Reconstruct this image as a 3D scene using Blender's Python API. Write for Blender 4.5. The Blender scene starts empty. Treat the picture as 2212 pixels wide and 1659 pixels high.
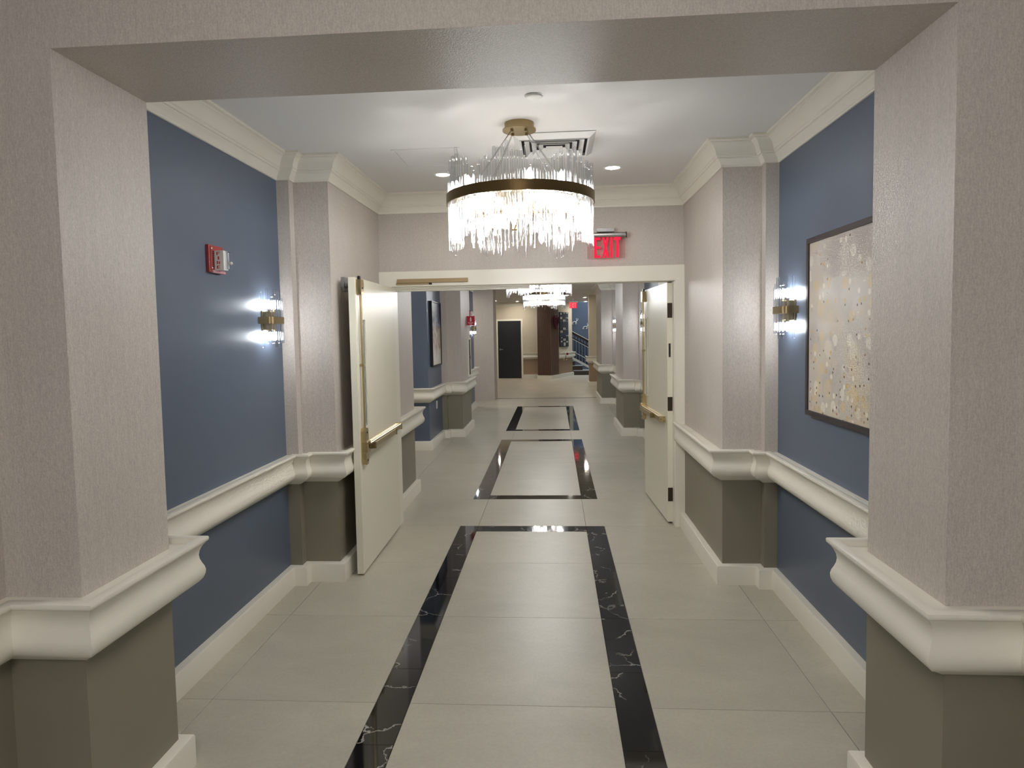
import bpy, bmesh, math, random
from mathutils import Vector, Matrix

random.seed(7)
scene = bpy.context.scene
COL = scene.collection
PI = math.pi

# ------------------------------------------------------------------ camera, world, light, exposure
CAM_H = 1.65
F_PX, CX, CY = 1447.0, 1095.285, 806.565
PITCH, YAW, ROLL = math.radians(3.52733), math.radians(4.03711), math.radians(-1.07277)
cy_, sy_ = math.cos(YAW), math.sin(YAW)
cp_, sp_ = math.cos(PITCH), math.sin(PITCH)
right = Vector((cy_, sy_, 0))
fwd = Vector((-sy_ * cp_, cy_ * cp_, -sp_))
up = Vector((-sy_ * sp_, cy_ * sp_, cp_))
cr, sr = math.cos(ROLL), math.sin(ROLL)
xa = right * cr + up * sr
ya = up * cr - right * sr
za = -fwd
cam_data = bpy.data.cameras.new('camera')
cam_data.sensor_fit = 'HORIZONTAL'
cam_data.sensor_width = 36.0
cam_data.lens = F_PX / 2212 * 36.0
cam_data.shift_x = (1106 - CX) / 2212
cam_data.shift_y = (CY - 829.5) / 2212
cam_data.clip_start = 0.05
cam = bpy.data.objects.new('camera', cam_data)
COL.objects.link(cam)
cam.matrix_world = Matrix(((xa.x, ya.x, za.x, 0), (xa.y, ya.y, za.y, 0), (xa.z, ya.z, za.z, CAM_H), (0, 0, 0, 1)))
scene.camera = cam

world = bpy.data.worlds.new('world')
scene.world = world
world.use_nodes = True
world.node_tree.nodes['Background'].inputs[0].default_value = (0.8, 0.85, 0.9, 1)
world.node_tree.nodes['Background'].inputs[1].default_value = 0.02

scene.view_settings.view_transform = 'Standard'
scene.view_settings.look = 'None'
scene.view_settings.gamma = 1.0
scene.view_settings.use_curve_mapping = False
scene.view_settings.exposure = 0.0
try:
    scene.cycles.transparent_max_bounces = 24
    scene.cycles.max_bounces = 8
    scene.cycles.diffuse_bounces = 4
    scene.cycles.glossy_bounces = 3
    scene.cycles.transmission_bounces = 6
    scene.cycles.sample_clamp_indirect = 4.0
    scene.cycles.use_light_tree = False
except Exception:
    pass

K_CHAND = 385.0     # emission of the chandelier bulbs
K_SCONCE = 112.0
K_DOWN = 60.0

def lamp(name, kind, loc, power, color=(1, 1, 1), size=0.3, rot=(0, 0, 0)):
    d = bpy.data.lights.new(name, kind)
    d.energy = power
    d.color = color
    if kind == 'AREA':
        d.shape = 'DISK'
        d.size = size
    else:
        d.shadow_soft_size = size
    o = bpy.data.objects.new(name, d)
    o.location = loc
    o.rotation_euler = rot
    COL.objects.link(o)
    return o

# lamps of the stretch of corridor behind the camera then stairwell daylight and added fills on the left
lamp('near_chandelier_lamp', 'POINT', (-0.15, -0.77, 2.38), 78, (1.0, 0.95, 0.89), 0.30)
lamp('near_ceiling_lamp', 'AREA', (-0.05, 0.5, 2.79), 7, (1.0, 0.93, 0.84), 0.4)
lamp('stairwell_daylight', 'AREA', (2.2, 26.3, 4.3), 120, (0.75, 0.87, 1.0), 1.2)  # area light standing in for daylight coming down the stairwell
lamp('side_corridor_fill', 'AREA', (-2.4, 8.1, 2.66), 9, (1.0, 0.95, 0.88), 0.4)  # added fill light for the left side opening, source unseen
lamp('side_corridor_fill', 'AREA', (-2.3, 15.1, 2.66), 14, (1.0, 0.92, 0.82), 0.4)  # added fill that brightens the wall end before the lobby

# ------------------------------------------------------------------ materials
MATS = {}

class NT:
    def __init__(self, name):
        self.m = bpy.data.materials.new(name)
        self.m.use_nodes = True
        self.t = self.m.node_tree
        self.bsdf = self.t.nodes['Principled BSDF']
        self.out = self.t.nodes['Material Output']
    def n(self, typ, **kw):
        nd = self.t.nodes.new(typ)
        for k, v in kw.items():
            if k.startswith('i_'):
                key = k[2:]
                key = int(key) if key.isdigit() else key.replace('_', ' ')
                nd.inputs[key].default_value = v
            else:
                setattr(nd, k, v)
        return nd
    def l(self, a, b):
        self.t.links.new(a, b)

def srgb(r, g, b):
    def f(c):
        c /= 255.0
        return c / 12.92 if c <= 0.04045 else ((c + 0.055) / 1.055) ** 2.4
    return (f(r), f(g), f(b), 1.0)

def plain(name, col, rough=0.5, metal=0.0, spec=0.5, noise=0.0, nscale=6.0, bump=0.0, bscale=80.0):
    t = NT(name)
    b = t.bsdf
    b.inputs['Base Color'].default_value = col
    b.inputs['Roughness'].default_value = rough
    b.inputs['Metallic'].default_value = metal
    b.inputs['Specular IOR Level'].default_value = spec
    if noise or bump:
        tc = t.n('ShaderNodeTexCoord')
    if noise:
        nz = t.n('ShaderNodeTexNoise', i_Scale=nscale, i_Detail=5.0, i_Roughness=0.6)
        t.l(tc.outputs['Object'], nz.inputs['Vector'])
        mx = t.n('ShaderNodeMix', data_type='RGBA')
        mx.inputs['A'].default_value = tuple(c * (1 - noise) for c in col[:3]) + (1,)
        mx.inputs['B'].default_value = tuple(min(1, c * (1 + noise)) for c in col[:3]) + (1,)
        t.l(nz.outputs['Fac'], mx.inputs['Factor'])
        t.l(mx.outputs['Result'], b.inputs['Base Color'])
    if bump:
        nb = t.n('ShaderNodeTexNoise', i_Scale=bscale, i_Detail=4.0)
        t.l(tc.outputs['Object'], nb.inputs['Vector'])
        bp = t.n('ShaderNodeBump', i_Strength=bump, i_Distance=0.002)
        t.l(nb.outputs['Fac'], bp.inputs['Height'])
        t.l(bp.outputs['Normal'], b.inputs['Normal'])
    MATS[name] = t.m
    return t.m

def wallpaper(name, col, rough=0.5, strength=0.5, dark=0.80):
    t = NT(name)
    b = t.bsdf
    tc = t.n('ShaderNodeTexCoord')
    mp = t.n('ShaderNodeMapping')
    mp.inputs['Scale'].default_value = (230, 230, 50)
    t.l(tc.outputs['Object'], mp.inputs['Vector'])
    n1 = t.n('ShaderNodeTexNoise', i_Scale=1.0, i_Detail=3.0, i_Roughness=0.6)
    t.l(mp.outputs['Vector'], n1.inputs['Vector'])
    mp2 = t.n('ShaderNodeMapping')
    mp2.inputs['Scale'].default_value = (190, 190, 170)
    t.l(tc.outputs['Object'], mp2.inputs['Vector'])
    n2 = t.n('ShaderNodeTexNoise', i_Scale=1.0, i_Detail=2.0, i_Roughness=0.7)
    t.l(mp2.outputs['Vector'], n2.inputs['Vector'])
    n3 = t.n('ShaderNodeTexNoise', i_Scale=2.2, i_Detail=3.0)
    t.l(tc.outputs['Object'], n3.inputs['Vector'])
    mp3 = t.n('ShaderNodeMapping')
    mp3.inputs['Scale'].default_value = (70, 70, 1.6)
    t.l(tc.outputs['Object'], mp3.inputs['Vector'])
    n5 = t.n('ShaderNodeTexNoise', i_Scale=1.0, i_Detail=3.0, i_Roughness=0.6)
    t.l(mp3.outputs['Vector'], n5.inputs['Vector'])
    s5 = t.n('ShaderNodeMath', operation='MULTIPLY_ADD', i_1=0.3, i_2=-0.15)
    t.l(n5.outputs['Fac'], s5.inputs[0])
    s6 = t.n('ShaderNodeMath', operation='ADD')
    t.l(n1.outputs['Fac'], s6.inputs[0]); t.l(s5.outputs[0], s6.inputs[1])
    ad = t.n('ShaderNodeMath', operation='ADD')
    t.l(s6.outputs[0], ad.inputs[0]); t.l(n2.outputs['Fac'], ad.inputs[1])
    a3 = t.n('ShaderNodeMath', operation='MULTIPLY_ADD', i_1=0.35, i_2=-0.17)
    t.l(n3.outputs['Fac'], a3.inputs[0])
    sm = t.n('ShaderNodeMath', operation='ADD')
    t.l(ad.outputs[0], sm.inputs[0]); t.l(a3.outputs[0], sm.inputs[1])
    mr = t.n('ShaderNodeMapRange')
    mr.inputs['From Min'].default_value = 0.62
    mr.inputs['From Max'].default_value = 1.38
    t.l(sm.outputs[0], mr.inputs['Value'])
    mx = t.n('ShaderNodeMix', data_type='RGBA')
    mx.inputs['A'].default_value = tuple(c * dark for c in col[:3]) + (1,)
    mx.inputs['B'].default_value = tuple(min(1, c * (2 - dark)) for c in col[:3]) + (1,)
    t.l(mr.outputs['Result'], mx.inputs['Factor'])
    t.l(mx.outputs['Result'], b.inputs['Base Color'])
    bp = t.n('ShaderNodeBump', i_Strength=strength, i_Distance=0.0016)
    t.l(ad.outputs[0], bp.inputs['Height'])
    t.l(bp.outputs['Normal'], b.inputs['Normal'])
    b.inputs['Roughness'].default_value = rough
    b.inputs['Specular IOR Level'].default_value = 0.36
    MATS[name] = t.m
    return t.m

WP = wallpaper('woven_wallpaper', srgb(194, 186, 178), 0.46)
CREAM = wallpaper('cream_wallpaper', srgb(206, 196, 176), 0.6, 0.3, 0.92)
BLUE = plain('slate_blue_paint', srgb(88, 99, 117), 0.38, bump=0.12, bscale=260)
TAUPE = plain('taupe_paint', srgb(133, 127, 111), 0.45, bump=0.08, bscale=200)
TAN = plain('tan_paint', srgb(160, 138, 112), 0.5)
TRIM = plain('cream_trim_paint', srgb(236, 232, 219), 0.35, noise=0.02, nscale=9)
CEIL = plain('white_ceiling_paint', srgb(232, 231, 230), 0.7)
DOORP = plain('door_paint', srgb(230, 226, 208), 0.33, noise=0.02, nscale=5)
NAVYDOOR = plain('navy_door_paint', srgb(22, 25, 33), 0.45)
BRASS = plain('antique_brass', srgb(164, 146, 110), 0.32, 1.0)
POLBRASS = plain('polished_brass', srgb(206, 188, 146), 0.28, 1.0)
BRONZE = plain('dark_bronze', srgb(116, 97, 66), 0.33, 1.0)
HINGE = plain('hinge_bronze', srgb(70, 62, 56), 0.45, 0.8)
TANMETAL = plain('tan_metal', srgb(160, 138, 104), 0.45, 0.3)
STEEL = plain('brushed_steel', srgb(170, 172, 176), 0.32, 1.0)
ALU = plain('aluminium', srgb(190, 190, 192), 0.3, 1.0)
BLACK = plain('black_metal', srgb(18, 18, 20), 0.4)
HOLE = plain('dark_hole', srgb(10, 9, 8), 0.7)
FRAME = plain('dark_frame', srgb(48, 42, 44), 0.4)
WHITEP = plain('white_plastic', srgb(235, 235, 230), 0.4)
REDP = plain('red_plastic', srgb(150, 50, 48), 0.45)
REDLET = plain('red_ink', srgb(190, 40, 45), 0.5)
SIGNRED = plain('sign_red', srgb(190, 20, 55), 0.4)
WHITEINK = plain('white_ink', srgb(240, 225, 225), 0.5)
GROUT = plain('dark_grout', srgb(58, 54, 50), 0.9)
HEARTM = plain('plum_wreath', srgb(92, 32, 56), 0.7, bump=1.0, bscale=120)
SCREW = plain('screw_metal', srgb(60, 50, 36), 0.4, 0.8)
DARKSTONE = plain('dark_brown_stone', srgb(62, 52, 48), 0.25, noise=0.6, nscale=22)
GREYTREAD = plain('grey_tread', srgb(150, 150, 152), 0.5)
VENT = plain('vent_white', srgb(228, 228, 226), 0.5)
VENTDARK = plain('vent_shadow', srgb(40, 40, 42), 0.8)
WALNUT = plain('walnut_slat', srgb(108, 86, 76), 0.55, noise=0.22, nscale=14)
WALNUTD = plain('walnut_backing', srgb(24, 18, 17), 0.8)
REDFLOWER = plain('red_petal', srgb(150, 25, 35), 0.6)
CREAMFLOWER = plain('cream_petal', srgb(240, 225, 190), 0.6)

def floor_mat(name, c0):
    t = NT(name)
    b = t.bsdf
    tc = t.n('ShaderNodeTexCoord')
    oi = t.n('ShaderNodeObjectInfo')
    off = t.n('ShaderNodeVectorMath', operation='ADD')
    sc = t.n('ShaderNodeMath', operation='MULTIPLY', i_1=37.0)
    t.l(oi.outputs['Random'], sc.inputs[0])
    t.l(tc.outputs['Object'], off.inputs[0]); t.l(sc.outputs[0], off.inputs[1])
    mp = t.n('ShaderNodeMapping')
    mp.inputs['Scale'].default_value = (0.9, 1.4, 1)
    t.l(off.outputs[0], mp.inputs['Vector'])
    n1 = t.n('ShaderNodeTexNoise', i_Scale=2.2, i_Detail=8.0, i_Roughness=0.62, i_Distortion=0.5)
    t.l(mp.outputs['Vector'], n1.inputs['Vector'])
    n2 = t.n('ShaderNodeTexNoise', i_Scale=70.0, i_Detail=3.0)
    t.l(off.outputs[0], n2.inputs['Vector'])
    a = t.n('ShaderNodeMath', operation='MULTIPLY_ADD', i_1=0.5)
    t.l(n2.outputs['Fac'], a.inputs[0]); t.l(n1.outputs['Fac'], a.inputs[2])
    mr = t.n('ShaderNodeMapRange')
    mr.inputs['From Min'].default_value = 0.48
    mr.inputs['From Max'].default_value = 1.02
    t.l(a.outputs[0], mr.inputs['Value'])
    mx = t.n('ShaderNodeMix', data_type='RGBA')
    mx.inputs['A'].default_value = tuple(c * 0.86 for c in c0[:3]) + (1,)
    mx.inputs['B'].default_value = tuple(c * 1.09 for c in c0[:3]) + (1,)
    t.l(mr.outputs['Result'], mx.inputs['Factor'])
    hv = t.n('ShaderNodeHueSaturation')
    v = t.n('ShaderNodeMath', operation='MULTIPLY_ADD', i_1=0.06, i_2=0.97)
    t.l(oi.outputs['Random'], v.inputs[0]); t.l(v.outputs[0], hv.inputs['Value'])
    t.l(mx.outputs['Result'], hv.inputs['Color'])
    t.l(hv.outputs['Color'], b.inputs['Base Color'])
    rr = t.n('ShaderNodeMapRange')
    rr.inputs['To Min'].default_value = 0.30
    rr.inputs['To Max'].default_value = 0.44
    t.l(n1.outputs['Fac'], rr.inputs['Value'])
    t.l(rr.outputs['Result'], b.inputs['Roughness'])
    b.inputs['Specular IOR Level'].default_value = 0.45
    MATS[name] = t.m
    return t

TILE_T = floor_mat('porcelain_tile', srgb(187, 183, 168))
TILE = TILE_T.m
# lobby floor: same stone laid diagonally, too far away to pick the pieces apart
LT = floor_mat('lobby_tile', srgb(200, 193, 176))
_tc = LT.n('ShaderNodeTexCoord')
_mp = LT.n('ShaderNodeMapping'); _mp.inputs['Rotation'].default_value = (0, 0, PI / 4)
LT.l(_tc.outputs['Object'], _mp.inputs['Vector'])
_br = LT.n('ShaderNodeTexBrick', offset=0.0)
_br.inputs['Scale'].default_value = 1.0
_br.inputs['Mortar Size'].default_value = 0.003
_br.inputs['Brick Width'].default_value = 0.9144
_br.inputs['Row Height'].default_value = 0.9144
LT.l(_mp.outputs['Vector'], _br.inputs['Vector'])
_mx = LT.n('ShaderNodeMix', data_type='RGBA')
LT.l(_br.outputs['Fac'], _mx.inputs['Factor'])
LT.l(LT.bsdf.inputs['Base Color'].links[0].from_socket, _mx.inputs['A'])
_mx.inputs['B'].default_value = srgb(110, 104, 94)
LT.l(_mx.outputs['Result'], LT.bsdf.inputs['Base Color'])
LOBBYT = LT.m

def marble():
    t = NT('black_marble')
    b = t.bsdf
    tc = t.n('ShaderNodeTexCoord')
    oi = t.n('ShaderNodeObjectInfo')
    sc = t.n('ShaderNodeMath', operation='MULTIPLY', i_1=53.0)
    t.l(oi.outputs['Random'], sc.inputs[0])
    off = t.n('ShaderNodeVectorMath', operation='ADD')
    t.l(tc.outputs['Object'], off.inputs[0]); t.l(sc.outputs[0], off.inputs[1])
    nz = t.n('ShaderNodeTexNoise', i_Scale=6.0, i_Detail=5.0, i_Roughness=0.6)
    t.l(off.outputs[0], nz.inputs['Vector'])
    md = t.n('ShaderNodeMix', data_type='RGBA', i_Factor=0.16)
    t.l(off.outputs[0], md.inputs['A']); t.l(nz.outputs['Color'], md.inputs['B'])
    vo = t.n('ShaderNodeTexVoronoi', feature='DISTANCE_TO_EDGE', i_Scale=4.2)
    t.l(md.outputs['Result'], vo.inputs['Vector'])
    r1 = t.n('ShaderNodeMapRange')
    r1.inputs['From Min'].default_value = 0.0
    r1.inputs['From Max'].default_value = 0.020
    r1.inputs['To Min'].default_value = 1.0
    r1.inputs['To Max'].default_value = 0.0
    t.l(vo.outputs['Distance'], r1.inputs['Value'])
    n2 = t.n('ShaderNodeTexNoise', i_Scale=5.0, i_Detail=2.0)
    t.l(off.outputs[0], n2.inputs['Vector'])
    r2 = t.n('ShaderNodeMapRange')
    r2.inputs['From Min'].default_value = 0.44
    r2.inputs['From Max'].default_value = 0.62
    t.l(n2.outputs['Fac'], r2.inputs['Value'])
    mu = t.n('ShaderNodeMath', operation='MULTIPLY')
    t.l(r1.outputs['Result'], mu.inputs[0]); t.l(r2.outputs['Result'], mu.inputs[1])
    n4 = t.n('ShaderNodeMath', operation='MULTIPLY', i_1=0.75)
    t.l(mu.outputs[0], n4.inputs[0])
    mx = t.n('ShaderNodeMix', data_type='RGBA')
    mx.inputs['A'].default_value = srgb(16, 16, 18)
    mx.inputs['B'].default_value = srgb(196, 192, 186)
    t.l(n4.outputs[0], mx.inputs['Factor'])
    t.l(mx.outputs['Result'], b.inputs['Base Color'])
    b.inputs['Roughness'].default_value = 0.05
    b.inputs['Specular IOR Level'].default_value = 0.5
    return t.m
MARBLE = marble()

def rod_glass():
    t = NT('clear_glass_rod')
    t.t.nodes.remove(t.bsdf)
    tr = t.n('ShaderNodeBsdfTransparent'); tr.inputs[0].default_value = (0.97, 0.98, 1, 1)
    rf = t.n('ShaderNodeBsdfRefraction', i_IOR=1.45, i_Roughness=0.02)
    gl = t.n('ShaderNodeBsdfGlossy', i_Roughness=0.03)
    fr = t.n('ShaderNodeFresnel', i_IOR=1.45)
    m1 = t.n('ShaderNodeMixShader', i_0=0.20)
    t.l(tr.outputs[0], m1.inputs[1]); t.l(rf.outputs[0], m1.inputs[2])
    m2 = t.n('ShaderNodeMixShader')
    df = t.n('ShaderNodeBsdfTranslucent')
    m3 = t.n('ShaderNodeMixShader', i_0=0.010)
    t.l(m1.outputs[0], m3.inputs[1]); t.l(df.outputs[0], m3.inputs[2])
    t.l(fr.outputs[0], m2.inputs[0]); t.l(m3.outputs[0], m2.inputs[1]); t.l(gl.outputs[0], m2.inputs[2])
    # the far wall of each rod only lets light out again
    geo = t.n('ShaderNodeNewGeometry')
    tb = t.n('ShaderNodeBsdfTransparent'); tb.inputs[0].default_value = (0.98, 0.99, 1, 1)
    m4 = t.n('ShaderNodeMixShader')
    bk = t.n('ShaderNodeMath', operation='MULTIPLY', i_1=0.55)
    t.l(geo.outputs['Backfacing'], bk.inputs[0]); t.l(bk.outputs[0], m4.inputs[0]); t.l(m2.outputs[0], m4.inputs[1]); t.l(tb.outputs[0], m4.inputs[2])
    t.l(m4.outputs[0], t.out.inputs[0])
    return t.m
RODG = rod_glass()

def clear_sheet(name, tint):
    t = NT(name)
    t.t.nodes.remove(t.bsdf)
    tr = t.n('ShaderNodeBsdfTransparent'); tr.inputs[0].default_value = tint
    gl = t.n('ShaderNodeBsdfGlossy', i_Roughness=0.05)
    fr = t.n('ShaderNodeFresnel', i_IOR=1.4)
    m2 = t.n('ShaderNodeMixShader')
    t.l(fr.outputs[0], m2.inputs[0]); t.l(tr.outputs[0], m2.inputs[1]); t.l(gl.outputs[0], m2.inputs[2])
    t.l(m2.outputs[0], t.out.inputs[0])
    return t.m
ACRYL = clear_sheet('clear_acrylic', (0.95, 0.86, 0.86, 1))
LENS = clear_sheet('clear_lens', (0.9, 0.92, 0.95, 1))

def emit(name, col, k):
    t = NT(name)
    t.t.nodes.remove(t.bsdf)
    e = t.n('ShaderNodeEmission'); e.inputs[0].default_value = col; e.inputs[1].default_value = k
    t.l(e.outputs[0], t.out.inputs[0])
    return t.m
BULB = emit('chandelier_bulb', (1.0, 0.98, 0.95, 1), K_CHAND)
BULBUP = emit('chandelier_upper_bulb', (1.0, 0.98, 0.95, 1), K_CHAND * 0.16)
SBULB = emit('sconce_bulb', (0.93, 0.97, 1.0, 1), K_SCONCE)
DOWN = emit('downlight_lens', (1.0, 0.90, 0.76, 1), K_DOWN)
LOBBYDOWN = emit('lobby_downlight_lens', (1.0, 0.92, 0.80, 1), 440.0)
EXITRED = emit('exit_letter_glow', (1.0, 0.02, 0.06, 1), 1.25)
EXITPANEL = emit('exit_panel_glow', (1.0, 0.03, 0.07, 1), 1.0)
EXITPALE = emit('exit_pale_glow', (1.0, 0.22, 0.24, 1), 1.0)

for _m in (EXITRED, EXITPANEL, EXITPALE):
    _m.cycles.emission_sampling = 'NONE'

def bubble_print():
    t = NT('bubble_print')
    b = t.bsdf
    tc = t.n('ShaderNodeTexCoord')
    base = t.n('ShaderNodeTexNoise', i_Scale=3.5, i_Detail=5.0)
    t.l(tc.outputs['Object'], base.inputs['Vector'])
    cr0 = t.n('ShaderNodeValToRGB')
    e = cr0.color_ramp.elements
    e[0].position = 0.30; e[0].color = srgb(178, 172, 167)
    e[1].position = 0.72; e[1].color = srgb(200, 186, 164)
    x = e.new(0.5); x.color = srgb(196, 190, 182)
    t.l(base.outputs['Fac'], cr0.inputs['Fac'])
    cur = cr0.outputs['Color']
    sep = t.n('ShaderNodeSeparateXYZ')
    t.l(tc.outputs['Object'], sep.inputs[0])
    layers = [(4.5, 0.10, 0.55, 0.6, [srgb(208, 196, 170), srgb(186, 184, 182), srgb(206, 190, 160)], 0.5, 0.5),
              (7.0, 0.26, 0.40, 0.62, [srgb(222, 214, 196), srgb(205, 198, 192), srgb(214, 194, 152)], 0.55, 0.66),
              (12.0, 0.34, 0.36, 0.50, [srgb(230, 224, 210), srgb(214, 190, 140), srgb(205, 190, 168)], 0.55, 0.66),
              (20.0, 0.24, 0.30, 0.55, [srgb(232, 224, 206), srgb(202, 172, 112), srgb(180, 172, 166)], 0.7, 0.74),
              (24.0, 0.13, 0.17, 0.62, [srgb(92, 66, 42), srgb(70, 60, 56), srgb(150, 112, 60)], 0.9, 0.90)]
    for scl, r0, r1, thr, cols, op, th2 in layers:
        vo = t.n('ShaderNodeTexVoronoi', voronoi_dimensions='2D', i_Scale=scl)
        cb = t.n('ShaderNodeCombineXYZ')
        t.l(sep.outputs['Y'], cb.inputs[0]); t.l(sep.outputs['Z'], cb.inputs[1])
        t.l(cb.outputs[0], vo.inputs['Vector'])
        mr = t.n('ShaderNodeMapRange')
        mr.inputs['From Min'].default_value = r1
        mr.inputs['From Max'].default_value = r0
        t.l(vo.outputs['Distance'], mr.inputs['Value'])
        sc2 = t.n('ShaderNodeSeparateColor')
        t.l(vo.outputs['Color'], sc2.inputs[0])
        # denser towards the lower half of the print
        dz = t.n('ShaderNodeMapRange')
        dz.inputs['From Min'].default_value = -0.47
        dz.inputs['From Max'].default_value = 0.47
        dz.inputs['To Min'].default_value = th2 - 0.22
        dz.inputs['To Max'].default_value = th2 + 0.10
        t.l(sep.outputs['Z'], dz.inputs['Value'])
        gt = t.n('ShaderNodeMath', operation='GREATER_THAN')
        t.l(sc2.outputs[0], gt.inputs[0]); t.l(dz.outputs['Result'], gt.inputs[1])
        m = t.n('ShaderNodeMath', operation='MULTIPLY')
        t.l(mr.outputs['Result'], m.inputs[0]); t.l(gt.outputs[0], m.inputs[1])
        m2 = t.n('ShaderNodeMath', operation='MULTIPLY', i_1=op)
        t.l(m.outputs[0], m2.inputs[0])
        rp = t.n('ShaderNodeValToRGB')
        rp.color_ramp.interpolation = 'CONSTANT'
        ee = rp.color_ramp.elements
        ee[0].position = 0; ee[0].color = cols[0]
        ee[1].position = 0.66; ee[1].color = cols[2]
        q = ee.new(0.33); q.color = cols[1]
        t.l(sc2.outputs[1], rp.inputs['Fac'])
        mx = t.n('ShaderNodeMix', data_type='RGBA')
        t.l(m2.outputs[0], mx.inputs['Factor']); t.l(cur, mx.inputs['A']); t.l(rp.outputs['Color'], mx.inputs['B'])
        cur = mx.outputs['Result']
    t.l(cur, b.inputs['Base Color'])
    b.inputs['Roughness'].default_value = 0.32
    nb = t.n('ShaderNodeTexNoise', i_Scale=160.0, i_Detail=2.0)
    t.l(tc.outputs['Object'], nb.inputs['Vector'])
    bp = t.n('ShaderNodeBump', i_Strength=0.25, i_Distance=0.001)
    t.l(nb.outputs['Fac'], bp.inputs['Height']); t.l(bp.outputs['Normal'], b.inputs['Normal'])
    return t.m
BUBBLE = bubble_print()

def abstract_print():
    t = NT('abstract_print')
    b = t.bsdf
    tc = t.n('ShaderNodeTexCoord')
    mp = t.n('ShaderNodeMapping'); mp.inputs['Scale'].default_value = (1, 4.5, 1.5)
    t.l(tc.outputs['Object'], mp.inputs['Vector'])
    nz = t.n('ShaderNodeTexNoise', i_Scale=1.8, i_Detail=6.0, i_Distortion=1.4)
    t.l(mp.outputs['Vector'], nz.inputs['Vector'])
    sep = t.n('ShaderNodeSeparateXYZ'); t.l(tc.outputs['Object'], sep.inputs[0])
    gz = t.n('ShaderNodeMath', operation='MULTIPLY_ADD', i_1=0.75, i_2=0.44)
    t.l(sep.outputs['Z'], gz.inputs[0])
    ad = t.n('ShaderNodeMath', operation='MULTIPLY_ADD', i_1=0.75)
    t.l(nz.outputs['Fac'], ad.inputs[0]); t.l(gz.outputs[0], ad.inputs[2])
    rp = t.n('ShaderNodeValToRGB')
    e = rp.color_ramp.elements
    e[0].position = 0.55; e[0].color = srgb(226, 221, 214)
    e[1].position = 1.0; e[1].color = srgb(42, 50, 74)
    for p, c in ((0.66, srgb(214, 205, 196)), (0.72, srgb(160, 108, 72)), (0.76, srgb(214, 206, 198)), (0.86, srgb(176, 142, 118)), (0.90, srgb(70, 74, 92)), (0.955, srgb(150, 168, 200))):
        q = e.new(p); q.color = c
    t.l(ad.outputs[0], rp.inputs['Fac'])
    t.l(rp.outputs['Color'], b.inputs['Base Color'])
    b.inputs['Roughness'].default_value = 0.35
    return t.m
ABSTRACT = abstract_print()

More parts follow.
